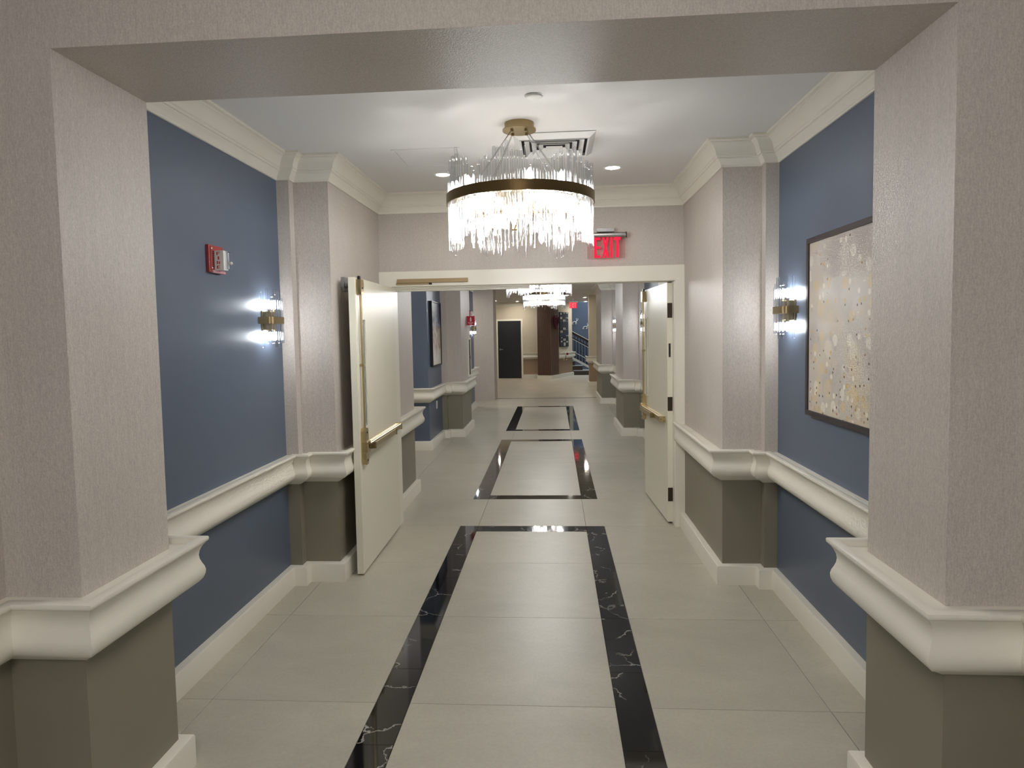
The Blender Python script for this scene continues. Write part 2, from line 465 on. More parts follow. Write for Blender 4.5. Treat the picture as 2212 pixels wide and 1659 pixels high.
# ------------------------------------------------------------------ helpers
class MB:
    """collects geometry for one mesh"""
    def __init__(self):
        self.v = []; self.f = []; self.mi = []
    def add(self, verts, faces, mi=0):
        o = len(self.v)
        self.v += [tuple(p) for p in verts]
        for f in faces:
            self.f.append(tuple(i + o for i in f)); self.mi.append(mi)
        return self
    def box(self, x0, x1, y0, y1, z0, z1, mi=0, bev=0.0):
        if bev > 0:
            bm = bmesh.new()
            bmesh.ops.create_cube(bm, size=1.0)
            for v in bm.verts:
                v.co = Vector(((x0 + x1) / 2 + v.co.x * (x1 - x0), (y0 + y1) / 2 + v.co.y * (y1 - y0), (z0 + z1) / 2 + v.co.z * (z1 - z0)))
            bmesh.ops.bevel(bm, geom=bm.edges[:], offset=bev, segments=2, affect='EDGES', profile=0.6)
            bm.verts.index_update()
            self.add([v.co for v in bm.verts], [[v.index for v in f.verts] for f in bm.faces], mi)
            bm.free()
            return self
        return self.add([(x0, y0, z0), (x1, y0, z0), (x1, y1, z0), (x0, y1, z0), (x0, y0, z1), (x1, y0, z1), (x1, y1, z1), (x0, y1, z1)],
                 [(0, 3, 2, 1), (4, 5, 6, 7), (0, 1, 5, 4), (1, 2, 6, 5), (2, 3, 7, 6), (3, 0, 4, 7)], mi)
    def lathe(self, prof, n=24, center=(0, 0, 0), axis='Z', mi=0, a0=0.0, a1=2 * PI):
        full = abs(a1 - a0 - 2 * PI) < 1e-6
        m = n if full else n + 1
        vs = []
        for i in range(m):
            a = a0 + (a1 - a0) * i / n
            for r, z in prof:
                p = (r * math.cos(a), r * math.sin(a), z)
                if axis == 'X': p = (p[2], p[0], p[1])
                if axis == 'Y': p = (p[0], p[2], p[1])
                vs.append((p[0] + center[0], p[1] + center[1], p[2] + center[2]))
        k = len(prof)
        fs = []
        for i in range(n):
            j = (i + 1) % m
            for q in range(k - 1):
                fs.append((i * k + q, j * k + q, j * k + q + 1, i * k + q + 1))
        return self.add(vs, fs, mi)
    def cyl(self, c, r, h, n=16, axis='Z', mi=0):
        return self.lathe([(0, 0), (r, 0), (r, h), (0, h)], n, c, axis, mi)
    def tube(self, pts, r, n=8, mi=0):
        pts = [Vector(p) for p in pts]
        vs = []
        prev = None
        for i, p in enumerate(pts):
            d = (pts[min(i + 1, len(pts) - 1)] - pts[max(i - 1, 0)]).normalized()
            if prev is None:
                ref = Vector((0, 0, 1)) if abs(d.z) < 0.9 else Vector((1, 0, 0))
                u = d.cross(ref).normalized()
            else:
                u = (prev - d * prev.dot(d)).normalized()
            prev = u
            w = d.cross(u)
            for k in range(n):
                a = 2 * PI * k / n
                vs.append(p + u * (r * math.cos(a)) + w * (r * math.sin(a)))
        fs = []
        for i in range(len(pts) - 1):
            for k in range(n):
                fs.append((i * n + k, i * n + (k + 1) % n, (i + 1) * n + (k + 1) % n, (i + 1) * n + k))
        fs.append(tuple(range(n - 1, -1, -1)))
        fs.append(tuple((len(pts) - 1) * n + k for k in range(n)))
        return self.add(vs, fs, mi)
    def prism(self, poly, fn, d0, d1, mi=0):
        """extrude 2D polygon; fn(u, v, d) -> 3D point"""
        n = len(poly)
        vs = [fn(u, v, d0) for u, v in poly] + [fn(u, v, d1) for u, v in poly]
        fs = [tuple(range(n - 1, -1, -1)), tuple(range(n, 2 * n))]
        fs += [(i, (i + 1) % n, n + (i + 1) % n, n + i) for i in range(n)]
        return self.add(vs, fs, mi)
    def build(self, name, mats, parent=None, smooth=0.0, fixn=True):
        me = bpy.data.meshes.new(name)
        me.from_pydata(self.v, [], self.f)
        if not isinstance(mats, (list, tuple)): mats = [mats]
        for m in mats: me.materials.append(m)
        me.polygons.foreach_set('material_index', self.mi)
        if fixn:
            bm = bmesh.new(); bm.from_mesh(me)
            bmesh.ops.remove_doubles(bm, verts=bm.verts, dist=1e-6)
            bmesh.ops.recalc_face_normals(bm, faces=bm.faces)
            bm.to_mesh(me); bm.free()
        if smooth:
            me.shade_smooth()
            me.set_sharp_from_angle(angle=math.radians(smooth))
        me.update()
        o = bpy.data.objects.new(name, me)
        COL.objects.link(o)
        if parent is not None: o.parent = parent
        return o

def tag(o, label=None, cat=None, group=None, kind=None):
    if label: o['label'] = label
    if cat: o['category'] = cat
    if group: o['group'] = group
    if kind: o['kind'] = kind
    return o

def empty(name, loc=(0, 0, 0), rz=0.0):
    o = bpy.data.objects.new(name, None)
    o.location = loc
    o.rotation_euler = (0, 0, rz)
    o.empty_display_size = 0.1
    COL.objects.link(o)
    return o

def copy_tree(o, parent=None):
    kids = list(o.children)
    c = o.copy()
    COL.objects.link(c)
    c.parent = parent
    for ch in kids:
        copy_tree(ch, c)
    return c

def struct(o, label, kindword=None):
    o['kind'] = 'structure'
    o['label'] = label
    return o

def sweep(mb, path, prof, mi=0, room='R', close_ends=True):
    """sweep profile [(p, z)] along plan polyline with mitred corners; room on the right ('R') or left of travel"""
    n = len(path)
    nor = []
    for i in range(n - 1):
        d = Vector(path[i + 1]) - Vector(path[i]); d.normalize()
        nor.append(Vector((d.y, -d.x)) if room == 'R' else Vector((-d.y, d.x)))
    vs = []
    for i in range(n):
        if i == 0: m = nor[0]
        elif i == n - 1: m = nor[-1]
        else:
            a, b = nor[i - 1], nor[i]
            m = (a + b) / (1 + a.dot(b))
        for p, z in prof:
            vs.append((path[i][0] + m.x * p, path[i][1] + m.y * p, z))
    k = len(prof)
    fs = []
    for i in range(n - 1):
        for q in range(k - 1):
            fs.append((i * k + q, i * k + q + 1, (i + 1) * k + q + 1, (i + 1) * k + q))
    if close_ends:
        fs.append(tuple(range(k)))
        fs.append(tuple((n - 1) * k + q for q in reversed(range(k))))
    mb.add(vs, fs, mi)

RAIL = [(0, .866), (.058, .866), (.063, .881), (.069, .886), (.095, .886), (.1005, .8835), (.102, .878), (.101, .870), (.098, .8665), (.0935, .8655), (.0925, .8615), (.089, .858), (.082, .848), (.076, .834),
        (.0735, .818), (.0755, .802), (.081, .786), (.087, .772), (.0905, .757), (.089, .742), (.083, .727), (.071, .714), (.055, .705), (.03, .688), (.012, .676), (0, .672)]
BASE = [(0, 0), (.042, 0), (.042, .116), (.039, .123), (.034, .1255), (0, .127)]
def crown_prof(zc):
    pr = [(0, -.155), (.010, -.155), (.013, -.150), (.013, -.143), (.016, -.138), (.020, -.130), (.027, -.121), (.033, -.114), (.037, -.108), (.037, -.103), (.044, -.101), (.047, -.095), (.047, -.089),
          (.052, -.086), (.054, -.078), (.058, -.064), (.065, -.049), (.075, -.036), (.087, -.027), (.097, -.023), (.097, -.018), (.102, -.016), (.115, -.013), (.115, 0), (0, 0)]
    return [(p, zc + z) for p, z in pr]

def wall_mass(name, pts, z1, label, split=0.79):
    """pts: list of (x, y, upper_mat, lower_mat) - mats of the face from this point to the next; closed footprint"""
    mats = []
    mb = MB()
    n = len(pts)
    def mid(m):
        if m not in mats: mats.append(m)
        return mats.index(m)
    for i in range(n):
        x0, y0, mu, ml = pts[i]
        x1, y1 = pts[(i + 1) % n][:2]
        for za, zb, m in ((0, split, ml), (split, z1, mu)):
            mb.add([(x0, y0, za), (x1, y1, za), (x1, y1, zb), (x0, y0, zb)], [(0, 1, 2, 3)], mid(m))
    mb.add([(p[0], p[1], z1) for p in pts], [tuple(range(n))], 0)
    mb.add([(p[0], p[1], 0) for p in pts], [tuple(range(n - 1, -1, -1))], 0)
    o = mb.build(name, mats)
    return struct(o, label)

# ------------------------------------------------------------------ the setting: walls
ZC1, ZC2 = 2.807, 2.70
XL, XLB, XLD, XLP = -1.771, -1.689, -1.457, -1.446
XR, XRB, XRD, XRP = 1.391, 1.311, 1.069, 1.077
W = (WP, TAUPE); B = (BLUE, BLUE)
left1 = [(XL, -3.5) + B, (XL, 1.826) + W, (XLB, 1.826) + W, (XLB, 1.901) + W, (XLP, 1.901) + W, (XLP, 2.364) + W, (XLB, 2.364) + W, (XLB, 2.439) + W,
         (XL, 2.439) + B, (XL, 4.270) + W, (XLB, 4.270) + W, (XLB, 4.345) + W, (XLD, 4.345) + W, (XLD, 6.84) + W, (-3.2, 6.84) + W, (-3.2, -3.5) + W]
wall_mass('wall_left', left1, ZC1, 'left corridor wall with woven wallpaper pier, slate blue bay and taupe dado')
left2 = [(-3.2, 9.33) + B, (XL, 9.33) + B, (XL, 10.43) + W, (XLB, 10.43) + W, (XLB, 10.505) + W, (XLD, 10.505) + W, (XLD, 11.62) + W, (XL, 11.62) + B,
         (XL, 14.78) + B, (-3.2, 14.78) + W]
wall_mass('wall_left_far', left2, ZC2, 'left wall beyond the double doors, blue bays around a wallpapered pilaster')
wall_mass('wall_left_end', [(-3.2, 16.14, WP, WP), (XLP, 16.14, WP, WP), (XLP, 16.92, WP, WP), (-3.2, 16.92, WP, WP)], ZC2, 'plain wallpapered wall end standing straight on the tiles before the lobby')
wall_mass('wall_left_alcove', [(-3.4, 6.6) + W, (-3.2, 6.6) + W, (-3.2, 23.9) + W, (-3.4, 23.9) + W], ZC2, 'side wall closing the left alcoves')
right1 = [(XR, -3.5) + B, (XR, 1.826) + W, (XRB, 1.826) + W, (XRB, 1.901) + W, (XRP, 1.901) + W, (XRP, 2.364) + W, (XRB, 2.364) + W, (XRB, 2.439) + W,
          (XR, 2.439) + B, (XR, 4.270) + W, (XRB, 4.270) + W, (XRB, 4.345) + W, (XRD, 4.345) + W, (XRD, 6.95) + W, (XR, 6.95) + W, (2.6, 6.95) + W, (2.6, -3.5) + W]
wall_mass('wall_right', right1, ZC1, 'right corridor wall with woven wallpaper pier, slate blue bay and taupe dado')
right2 = [(2.6, 6.95) + B, (XR, 6.95) + B, (XR, 10.42) + W, (XRB, 10.42) + W, (XRB, 10.49) + W, (XRD, 10.49) + W, (XRD, 11.72) + W, (XR, 11.72) + B,
          (XR, 15.12) + W, (XRB, 15.12) + W, (XRB, 15.19) + W, (XRD, 15.19) + W, (XRD, 16.95) + W, (2.6, 16.95) + W]
wall_mass('wall_right_far', right2, ZC2, 'right wall beyond the double doors with two wallpapered pilasters')
C2 = (CREAM, TAN)
wall_mass('wall_right_lobby', [(1.05, 20.1) + C2, (3.4, 20.1) + C2, (3.4, 20.5) + C2, (1.05, 20.5) + C2][::-1], ZC2, 'cream lobby wall return beside the staircase')
wall_mass('wall_right_alcove', [(2.6, 16.9) + C2, (2.8, 16.9) + C2, (2.8, 20.2) + C2, (2.6, 20.2) + C2], ZC2, 'side wall closing the lobby on the right')
wall_mass('wall_back', [(-3.4, -3.7) + B, (2.6, -3.7) + B, (2.6, -3.5) + B, (-3.4, -3.5) + B], ZC1, 'corridor end wall behind the viewer')

# header of the near opening
o = MB().box(XLP, XRP, 1.901, 2.364, 2.496, ZC1).build('trim_1', WP)
struct(o, 'wallpapered header beam across the top of the near opening')

# door wall
DW0, DW1, OPL, OPR, OPZ = 5.60, 5.74, -1.355, 0.992, 2.047
mb = MB()
mb.box(XLD, XRD, DW0, DW1, OPZ, ZC1)
mb.box(XLD - .01, OPL, DW0, DW1, 0, OPZ)
mb.box(OPR, XRD + .01, DW0, DW1, 0, OPZ)
struct(mb.build('wall_door', WP), 'cross wall around the double doors covered in woven wallpaper')

# ceilings
struct(MB().box(-3.4, 2.8, -3.7, 5.74, ZC1, ZC1 + .1).build('ceiling', CEIL), 'white plaster ceiling with the large chandelier')
struct(MB().box(-3.4, 3.4, 5.70, 24.75, ZC2, ZC2 + .1).build('ceiling_far', CEIL), 'white ceiling of the corridor and lobby beyond the doors')

# crown mouldings
mb = MB()
sweep(mb, [(XL, 2.2), (XL, 4.27), (XLB, 4.27), (XLB, 4.345), (XLD, 4.345), (XLD, 5.6), (XRD, 5.6), (XRD, 4.345), (XRB, 4.345), (XRB, 4.27), (XR, 4.27), (XR, 2.2)], crown_prof(ZC1))
struct(mb.build('trim_2', TRIM, smooth=25), 'cream crown moulding around the near bay ceiling')
mb = MB()
sweep(mb, [(XLD, 5.74), (XLD, 6.84), (-3.2, 6.84)], crown_prof(ZC2))
struct(mb.build('trim_3', TRIM, smooth=25), 'cream crown moulding above the left wall just past the doors')
mb = MB()
sweep(mb, [(-3.2, 9.33), (XL, 9.33), (XL, 10.43), (XLB, 10.43), (XLB, 10.505), (XLD, 10.505), (XLD, 11.62), (XL, 11.62), (XL, 14.78), (-3.2, 14.78)], crown_prof(ZC2))
struct(mb.build('trim_4', TRIM, smooth=25), 'cream crown moulding above the far left blue bays')
mb = MB()
sweep(mb, [(XRD, 5.74), (XRD, 6.95), (XR, 6.95), (XR, 10.42), (XRB, 10.42), (XRB, 10.49), (XRD, 10.49), (XRD, 11.72), (XR, 11.72), (XR, 15.12), (XRB, 15.12), (XRB, 15.19), (XRD, 15.19), (XRD, 16.95), (2.6, 16.95)], crown_prof(ZC2), room='L')
struct(mb.build('trim_5', TRIM, smooth=25), 'cream crown moulding above the far right pilasters')

# handrails with a deep ogee profile, and baseboards
def rail_and_base(n, path, room, lab, side, rail=True, base=True):
    if rail:
        mb = MB(); sweep(mb, path, RAIL, room=room)
        struct(mb.build('trim_%d' % n, TRIM, smooth=40), 'cream ogee handrail moulding along the ' + lab)
    if base:
        mb = MB(); sweep(mb, path, BASE, room=room)
        struct(mb.build('baseboard_' + side, TRIM, smooth=30), 'thick cream baseboard along the ' + lab)
rail_and_base(6, [(XL, -3.5), (XL, 1.826), (XLB, 1.826), (XLB, 1.901), (XLP, 1.901), (XLP, 2.364), (XLB, 2.364), (XLB, 2.439), (XL, 2.439), (XL, 4.27), (XLB, 4.27), (XLB, 4.345), (XLD, 4.345), (XLD, 5.575)], 'R', 'near left wall', 'left')
rail_and_base(7, [(XR, -3.5), (XR, 1.826), (XRB, 1.826), (XRB, 1.901), (XRP, 1.901), (XRP, 2.364), (XRB, 2.364), (XRB, 2.439), (XR, 2.439), (XR, 4.27), (XRB, 4.27), (XRB, 4.345), (XRD, 4.345), (XRD, 5.575)], 'L', 'near right wall', 'right')
rail_and_base(8, [(XLD, 5.74), (XLD, 6.84), (-3.2, 6.84)], 'R', 'left wall behind the open door leaf', 'left_middle')
rail_and_base(9, [(-3.2, 9.33), (XL, 9.33), (XL, 10.43), (XLB, 10.43), (XLB, 10.505), (XLD, 10.505), (XLD, 11.62), (XL, 11.62), (XL, 14.78), (-3.2, 14.78)], 'R', 'far left pilaster and blue bays', 'left_far')
rail_and_base(10, [(XRD, 5.74), (XRD, 6.95), (XR, 6.95), (XR, 10.42), (XRB, 10.42), (XRB, 10.49), (XRD, 10.49), (XRD, 11.72), (XR, 11.72), (XR, 15.12), (XRB, 15.12), (XRB, 15.19), (XRD, 15.19), (XRD, 16.95), (2.6, 16.95)], 'L', 'far right pilasters', 'right_far')
rail_and_base(11, [(1.05, 20.5), (1.05, 20.1), (2.6, 20.1)], 'R', 'lobby wall return by the staircase', 'right_lobby')

# door frame: mitred casing, jambs and stop
mb = MB()
cw = 0.092
yo, yi = DW0 - .022, DW0
zt = 2.172
# left leg, right leg, head with mitred corners
for poly in ([(XLD, 0), (OPL, 0), (OPL, OPZ), (XLD, zt)], [(OPR, 0), (XRD, 0), (XRD, zt), (OPR, OPZ)], [(OPL, OPZ), (OPR, OPZ), (XRD, zt), (XLD, zt)]):
    mb.prism(poly, lambda u, v, d: (u, d, v), yo, yi)
casing = mb.build('trim_12', TRIM)
struct(casing, 'wide flat cream casing around the double door opening')
mb = MB()
mb.box(OPL, OPL + .012, DW0, DW1, 0, OPZ); mb.box(OPR - .004, OPR + .01, DW0, DW1, 0, OPZ); mb.box(OPL, OPR, DW0, DW1, OPZ - .004, OPZ + .01)
jm = mb.build('jamb', TRIM, casing)
mb = MB()
mb.box(OPL + .012, -.195, DW0 + .05, DW1, OPZ - .022, OPZ); mb.box(OPL + .012, -.195, DW0 + .075, DW1, OPZ - .034, OPZ - .022); mb.box(OPL + .012, -.195, DW0 + .02, DW0 + .05, OPZ - .012, OPZ)
mb.build('door_stop', TRIM, casing)
MB().box(OPR - .03, OPR - .004, 5.735, 5.742, 0, OPZ).build('gap_shade', HOLE, casing)  # dark strip put in as the shade between door and casing

# ------------------------------------------------------------------ floor: square tiles with black marble borders
floor = MB().box(-3.4, 3.4, -3.7, 16.56, -.05, -.004).build('floor', GROUT)
struct(floor, 'pale square porcelain tile floor with black marble rectangles')
P = 0.9144
R0 = 5.606
XJ = [-3.2, -2.494, -1.58, -.6655, .2489, 1.1633, 2.0777, 2.6]
BW = 0.155
G = 0.0013
tile_cache = {}
def tile(x0, x1, y0, y1, name='tile', mat=TILE, g=G, h=0.0):
    key = (round(x1 - x0, 4), round(y1 - y0, 4), name)
    if key not in tile_cache:
        w, d = (x1 - x0) / 2 - g, (y1 - y0) / 2 - g
        b = 0.0008
        m = MB()
        m.add([(-w, -d, -.02), (w, -d, -.02), (w, d, -.02), (-w, d, -.02), (-w, -d, -b), (w, -d, -b), (w, d, -b), (-w, d, -b), (-w + b, -d + b, 0), (w - b, -d + b, 0), (w - b, d - b, 0), (-w + b, d - b, 0)],
              [(0, 1, 5, 4), (1, 2, 6, 5), (2, 3, 7, 6), (3, 0, 4, 7), (4, 5, 9, 8), (5, 6, 10, 9), (6, 7, 11, 10), (7, 4, 8, 11), (8, 9, 10, 11)])
        me = m.build(name, mat, None, fixn=False)
        tile_cache[key] = me.data
        o = me
    else:
        o = bpy.data.objects.new(name, tile_cache[key]); COL.objects.link(o)
    o.location = ((x0 + x1) / 2, (y0 + y1) / 2, h)
    o.parent = floor
    return o
rects = [(R0 - 4 * P, R0), (R0 + P, R0 + 5 * P), (R0 + 6 * P, R0 + 10 * P)]
ks = list(range(-10, 12))
for k in ks:
    y0, y1 = R0 + k * P, R0 + (k + 1) * P
    if y0 > 16.5: continue
    y1 = min(y1, 16.52)
    rect = next((r for r in rects if y0 > r[0] - .01 and y1 < r[1] + .01), None)
    for c in range(len(XJ) - 1):
        x0, x1 = XJ[c], XJ[c + 1]
        if y0 < 1.5 and (c == 0 or c == 6): continue
        ya_, yb_ = y0, y1
        if rect:
            if c == 2: x1 = x1 - BW
            if c == 4: x0 = x0 + BW
            if c == 3:
                if abs(y0 - rect[0]) < .01: ya_ = y0 + BW
                if abs(y1 - rect[1]) < .01: yb_ = y1 - BW
        tile(x0, x1, ya_, yb_)
for ya_, yb_ in rects:
    for xa_, xb_ in ((XJ[3] - BW, XJ[3]), (XJ[4], XJ[4] + BW)):
        for k in range(6):
            tile(xa_, xb_, ya_ + k * (yb_ - ya_) / 6, ya_ + (k + 1) * (yb_ - ya_) / 6, 'marble_strip', MARBLE, 0.0006, 0.0002)
    for y_ in (ya_, yb_ - BW):
        for k in range(2):
            tile(XJ[3] + k * P / 2, XJ[3] + (k + 1) * P / 2, y_, y_ + BW, 'marble_strip', MARBLE, 0.0006, 0.0002)
MB().box(XLP, XRD, 16.515, 16.575, -.02, .003).build('threshold_strip', BLACK, floor)
struct(MB().box(-3.4, 4.5, 16.56, 28.5, -.05, 0).build('floor_lobby', LOBBYT), 'pale lobby floor beyond the dark threshold strip')

# ------------------------------------------------------------------ double doors
def exit_device(door, Wd):
    # x local runs from the hinge to the free edge, visible face at y = 0, hardware on +y
    xe = Wd - .062
    def scr(parent, pts):
        for x, z, y in pts:
            MB().cyl((x, y, z), .006, .0025, 10, 'Y').build('screw', HOLE, parent)
    # top latch case, tapered
    mb = MB()
    poly = [(xe - .036, 2.022), (xe + .036, 2.022), (xe + .040, 1.975), (xe + .028, 1.922), (xe - .028, 1.922), (xe - .040, 1.975)]
    mb.prism(poly, lambda u, v, d: (u, d, v), 0, .034)
    tl = mb.build('top_latch', POLBRASS, door)
    scr(tl, [(xe, 1.965, .034)])
    MB().box(xe - .012, xe + .012, .004, .022, 2.02, 2.047, bev=.003).build('latch_bolt', BLACK, tl)
    # vertical rod with a guide
    rd = MB().cyl((xe, .02, .99), .0085, .935, 12).build('vertical_rod', POLBRASS, door, smooth=40)
    MB().box(xe - .014, xe + .014, 0, .032, 1.435, 1.452, bev=.003).build('rod_guide', POLBRASS, rd)
    # centre case: tapered box with a waist boss
    mb = MB()
    poly = [(xe - .024, 1.012), (xe + .020, 1.012), (xe + .034, .99), (xe + .036, .925), (xe + .036, .80), (xe + .022, .762), (xe - .022, .762), (xe - .036, .80), (xe - .036, .99)]
    mb.prism(poly, lambda u, v, d: (u, d, v), 0, .036)
    mb.box(xe - .040, xe + .037, .0, .050, .842, .925, bev=.006)
    cs = mb.build('latch_case', POLBRASS, door)
    scr(cs, [(xe + .002, .982, .036), (xe, .79, .036)])
    for a in (-1, 1):
        m = MB(); m.tube([(xe - .010, .051, .884 - a * .014), (xe, .051, .884), (xe + .012, .051, .884 - a * .010 + .006)], .0022, 6); m.build('emblem', SCREW, cs)
    # touch bar channel with grooves
    x0, x1 = 0.075, xe - .036
    mb = MB()
    prof = [(0, .862), (.044, .862), (.050, .866), (.050, .902), (.046, .907), (.036, .907), (.034, .9045), (.030, .9045), (.028, .907), (.020, .907), (.018, .9045), (.014, .9045), (.012, .907), (0, .907)]
    mb.prism(prof, lambda u, v, d: (d, u, v), x0, x1)
    br = mb.build('touch_bar', POLBRASS, door)
    mb = MB(); mb.box(x0 - .006, x0 + .006, 0, .056, .856, .911, bev=.003)
    cap = mb.build('end_cap', POLBRASS, br)
    for (yy, zz) in ((.014, .90), (.014, .868), (.042, .884)):
        MB().cyl((x0 - .0075, yy, zz), .004, .002, 8, 'X').build('screw', HOLE, br)
    mb = MB(); mb.box(x0 + .30, x1 - .045, .056, .074, .862, .9, bev=.004)
    pad = mb.build('push_pad', POLBRASS, br)
    mb = MB()
    mb.box(x0 + .29, x0 + .302, .05, .078, .858, .904, bev=.003); mb.box(x1 - .047, x1 - .035, .05, .078, .858, .904, bev=.003); mb.box(x1 - .04, x1 + .004, .04, .062, .864, .898)
    mb.build('pad_end', BRASS, br)
    # narrow vision lite with its frame
    xa_, xb_, za_, zb_ = Wd - .215, Wd - .118, 1.0, 1.77
    mb = MB()
    t_ = .016
    mb.box(xa_, xa_ + t_, 0, .010, za_, zb_); mb.box(xb_ - t_, xb_, 0, .010, za_, zb_); mb.box(xa_ + t_, xb_ - t_, 0, .010, za_, za_ + t_); mb.box(xa_ + t_, xb_ - t_, 0, .010, zb_ - t_, zb_)
    mb.build('lite_frame', DOORP, door)
    MB().box(xa_ + t_, xb_ - t_, -.01, .0015, za_ + t_, zb_ - t_).build('glass_pane', MATS['lite_glass'], door)

plain('lite_glass', srgb(120, 124, 122), 0.1, 0.0, 0.5)
def door_leaf(name, Wd, loc, rz, label):
    d = empty(name, loc, rz)
    struct(d, label)
    MB().box(0, Wd, -.045, 0, .014, 2.036, bev=.0015).build('leaf', DOORP, d)
    exit_device(d, Wd)
    for z0, z1 in ((1.744, 1.867), (.963, 1.08), (.192, .308)):
        mb = MB(); mb.box(-.003, .0, -.044, -.002, z0, z1); mb.cyl((-.006, -.05, z0), .008, z1 - z0, 10)
        h = mb.build('hinge', HINGE, d)
        for k in range(3):
            MB().cyl((-.0045, -.03 + .012 * (k % 2), z0 + .025 + k * .033), .0035, .002, 8, 'X').build('screw', SCREW, h)
    return d
dl = door_leaf('door_1', 1.155, (-1.332, 5.572, 0), -PI / 2 + math.radians(.6), 'cream door leaf swung toward the viewer on the left with brass exit bar')
dr = door_leaf('door_2', 1.08, (.946, 5.688, 0), PI / 2 + math.radians(2.5), 'cream door leaf swung away on the right, brass exit bar and bronze hinges')
MB().box(-.003, 0, -.028, -.012, 1.416, 1.53).build('strike_plate', HINGE, dr)
MB().box(-.004, -.003, -.024, -.016, 1.44, 1.505).build('strike_hole', HOLE, dr)
# hold-open magnet between the left leaf and the wall
h = empty('door_holder', (XLD, 4.60, 0))
tag(h, 'grey magnetic door holder on the wall behind the top of the left leaf', 'door holder')
mb = MB(); mb.prism([(-.042, 1.952), (.042, 1.952), (.052, 1.98), (.052, 2.022), (.042, 2.05), (-.042, 2.05), (-.052, 2.022), (-.052, 1.98)], lambda u, v, d: (d, u, v), 0, .022)
mb.build('wall_plate', STEEL, h)
mb = MB(); mb.lathe([(0, .02), (.03, .02), (.022, .035), (.012, .045), (.012, .058), (.026, .066), (.03, .074), (0, .074)], 18, (0, 0, 2.0), 'X')
mb.build('stem', STEEL, h, smooth=35)

# closer track on the head casing
c = empty('door_closer', (-1.0, DW0 - .022, 2.09))
tag(c, 'tan door closer track screwed to the head casing above the left opening', 'door closer')
MB().box(-.298, .296, -.024, 0, -.016, .017, bev=.002).build('track', TANMETAL, c)
MB().cyl((.272, -.026, 0), .006, .003, 10, 'Y').build('screw', BRASS, c)
mb = MB(); mb.box(-.31, -.02, -.016, .012, -.030, -.017, bev=.002); mb.build('arm', TANMETAL, c)
MB().box(-.03, -.008, -.018, 0, -.032, -.018).build('arm_pin', BLACK, c)

# ------------------------------------------------------------------ chandeliers
def rod_mesh():
    m = MB()
    n = 8
    m.lathe([(0, -.5), (.78, -.5), (1, -.492), (1, .492), (.78, .5), (0, .5)], n)
    o = m.build('rod', RODG, None, smooth=50)
    return o
rod_proto = rod_mesh()
ROD_ME = rod_proto.data
bpy.data.objects.remove(rod_proto)
def rod(parent, x, y, z0, z1, r):
    o = bpy.data.objects.new('glass_rod', ROD_ME)
    COL.objects.link(o)
    o.parent = parent
    o.location = (x, y, (z0 + z1) / 2)
    o.scale = (r, r, z1 - z0)
    return o

RING = 0.413
def bulb_mesh(mat):
    m = MB()
    m.lathe([(0, -.012), (.014, -.004), (.018, .014), (.017, .040), (0, .062)], 7)
    o = m.build('bulb', mat, None, smooth=60)
    me = o.data
    bpy.data.objects.remove(o)
    return me
BULB_ME = bulb_mesh(BULB)
BULBUP_ME = bulb_mesh(BULBUP)

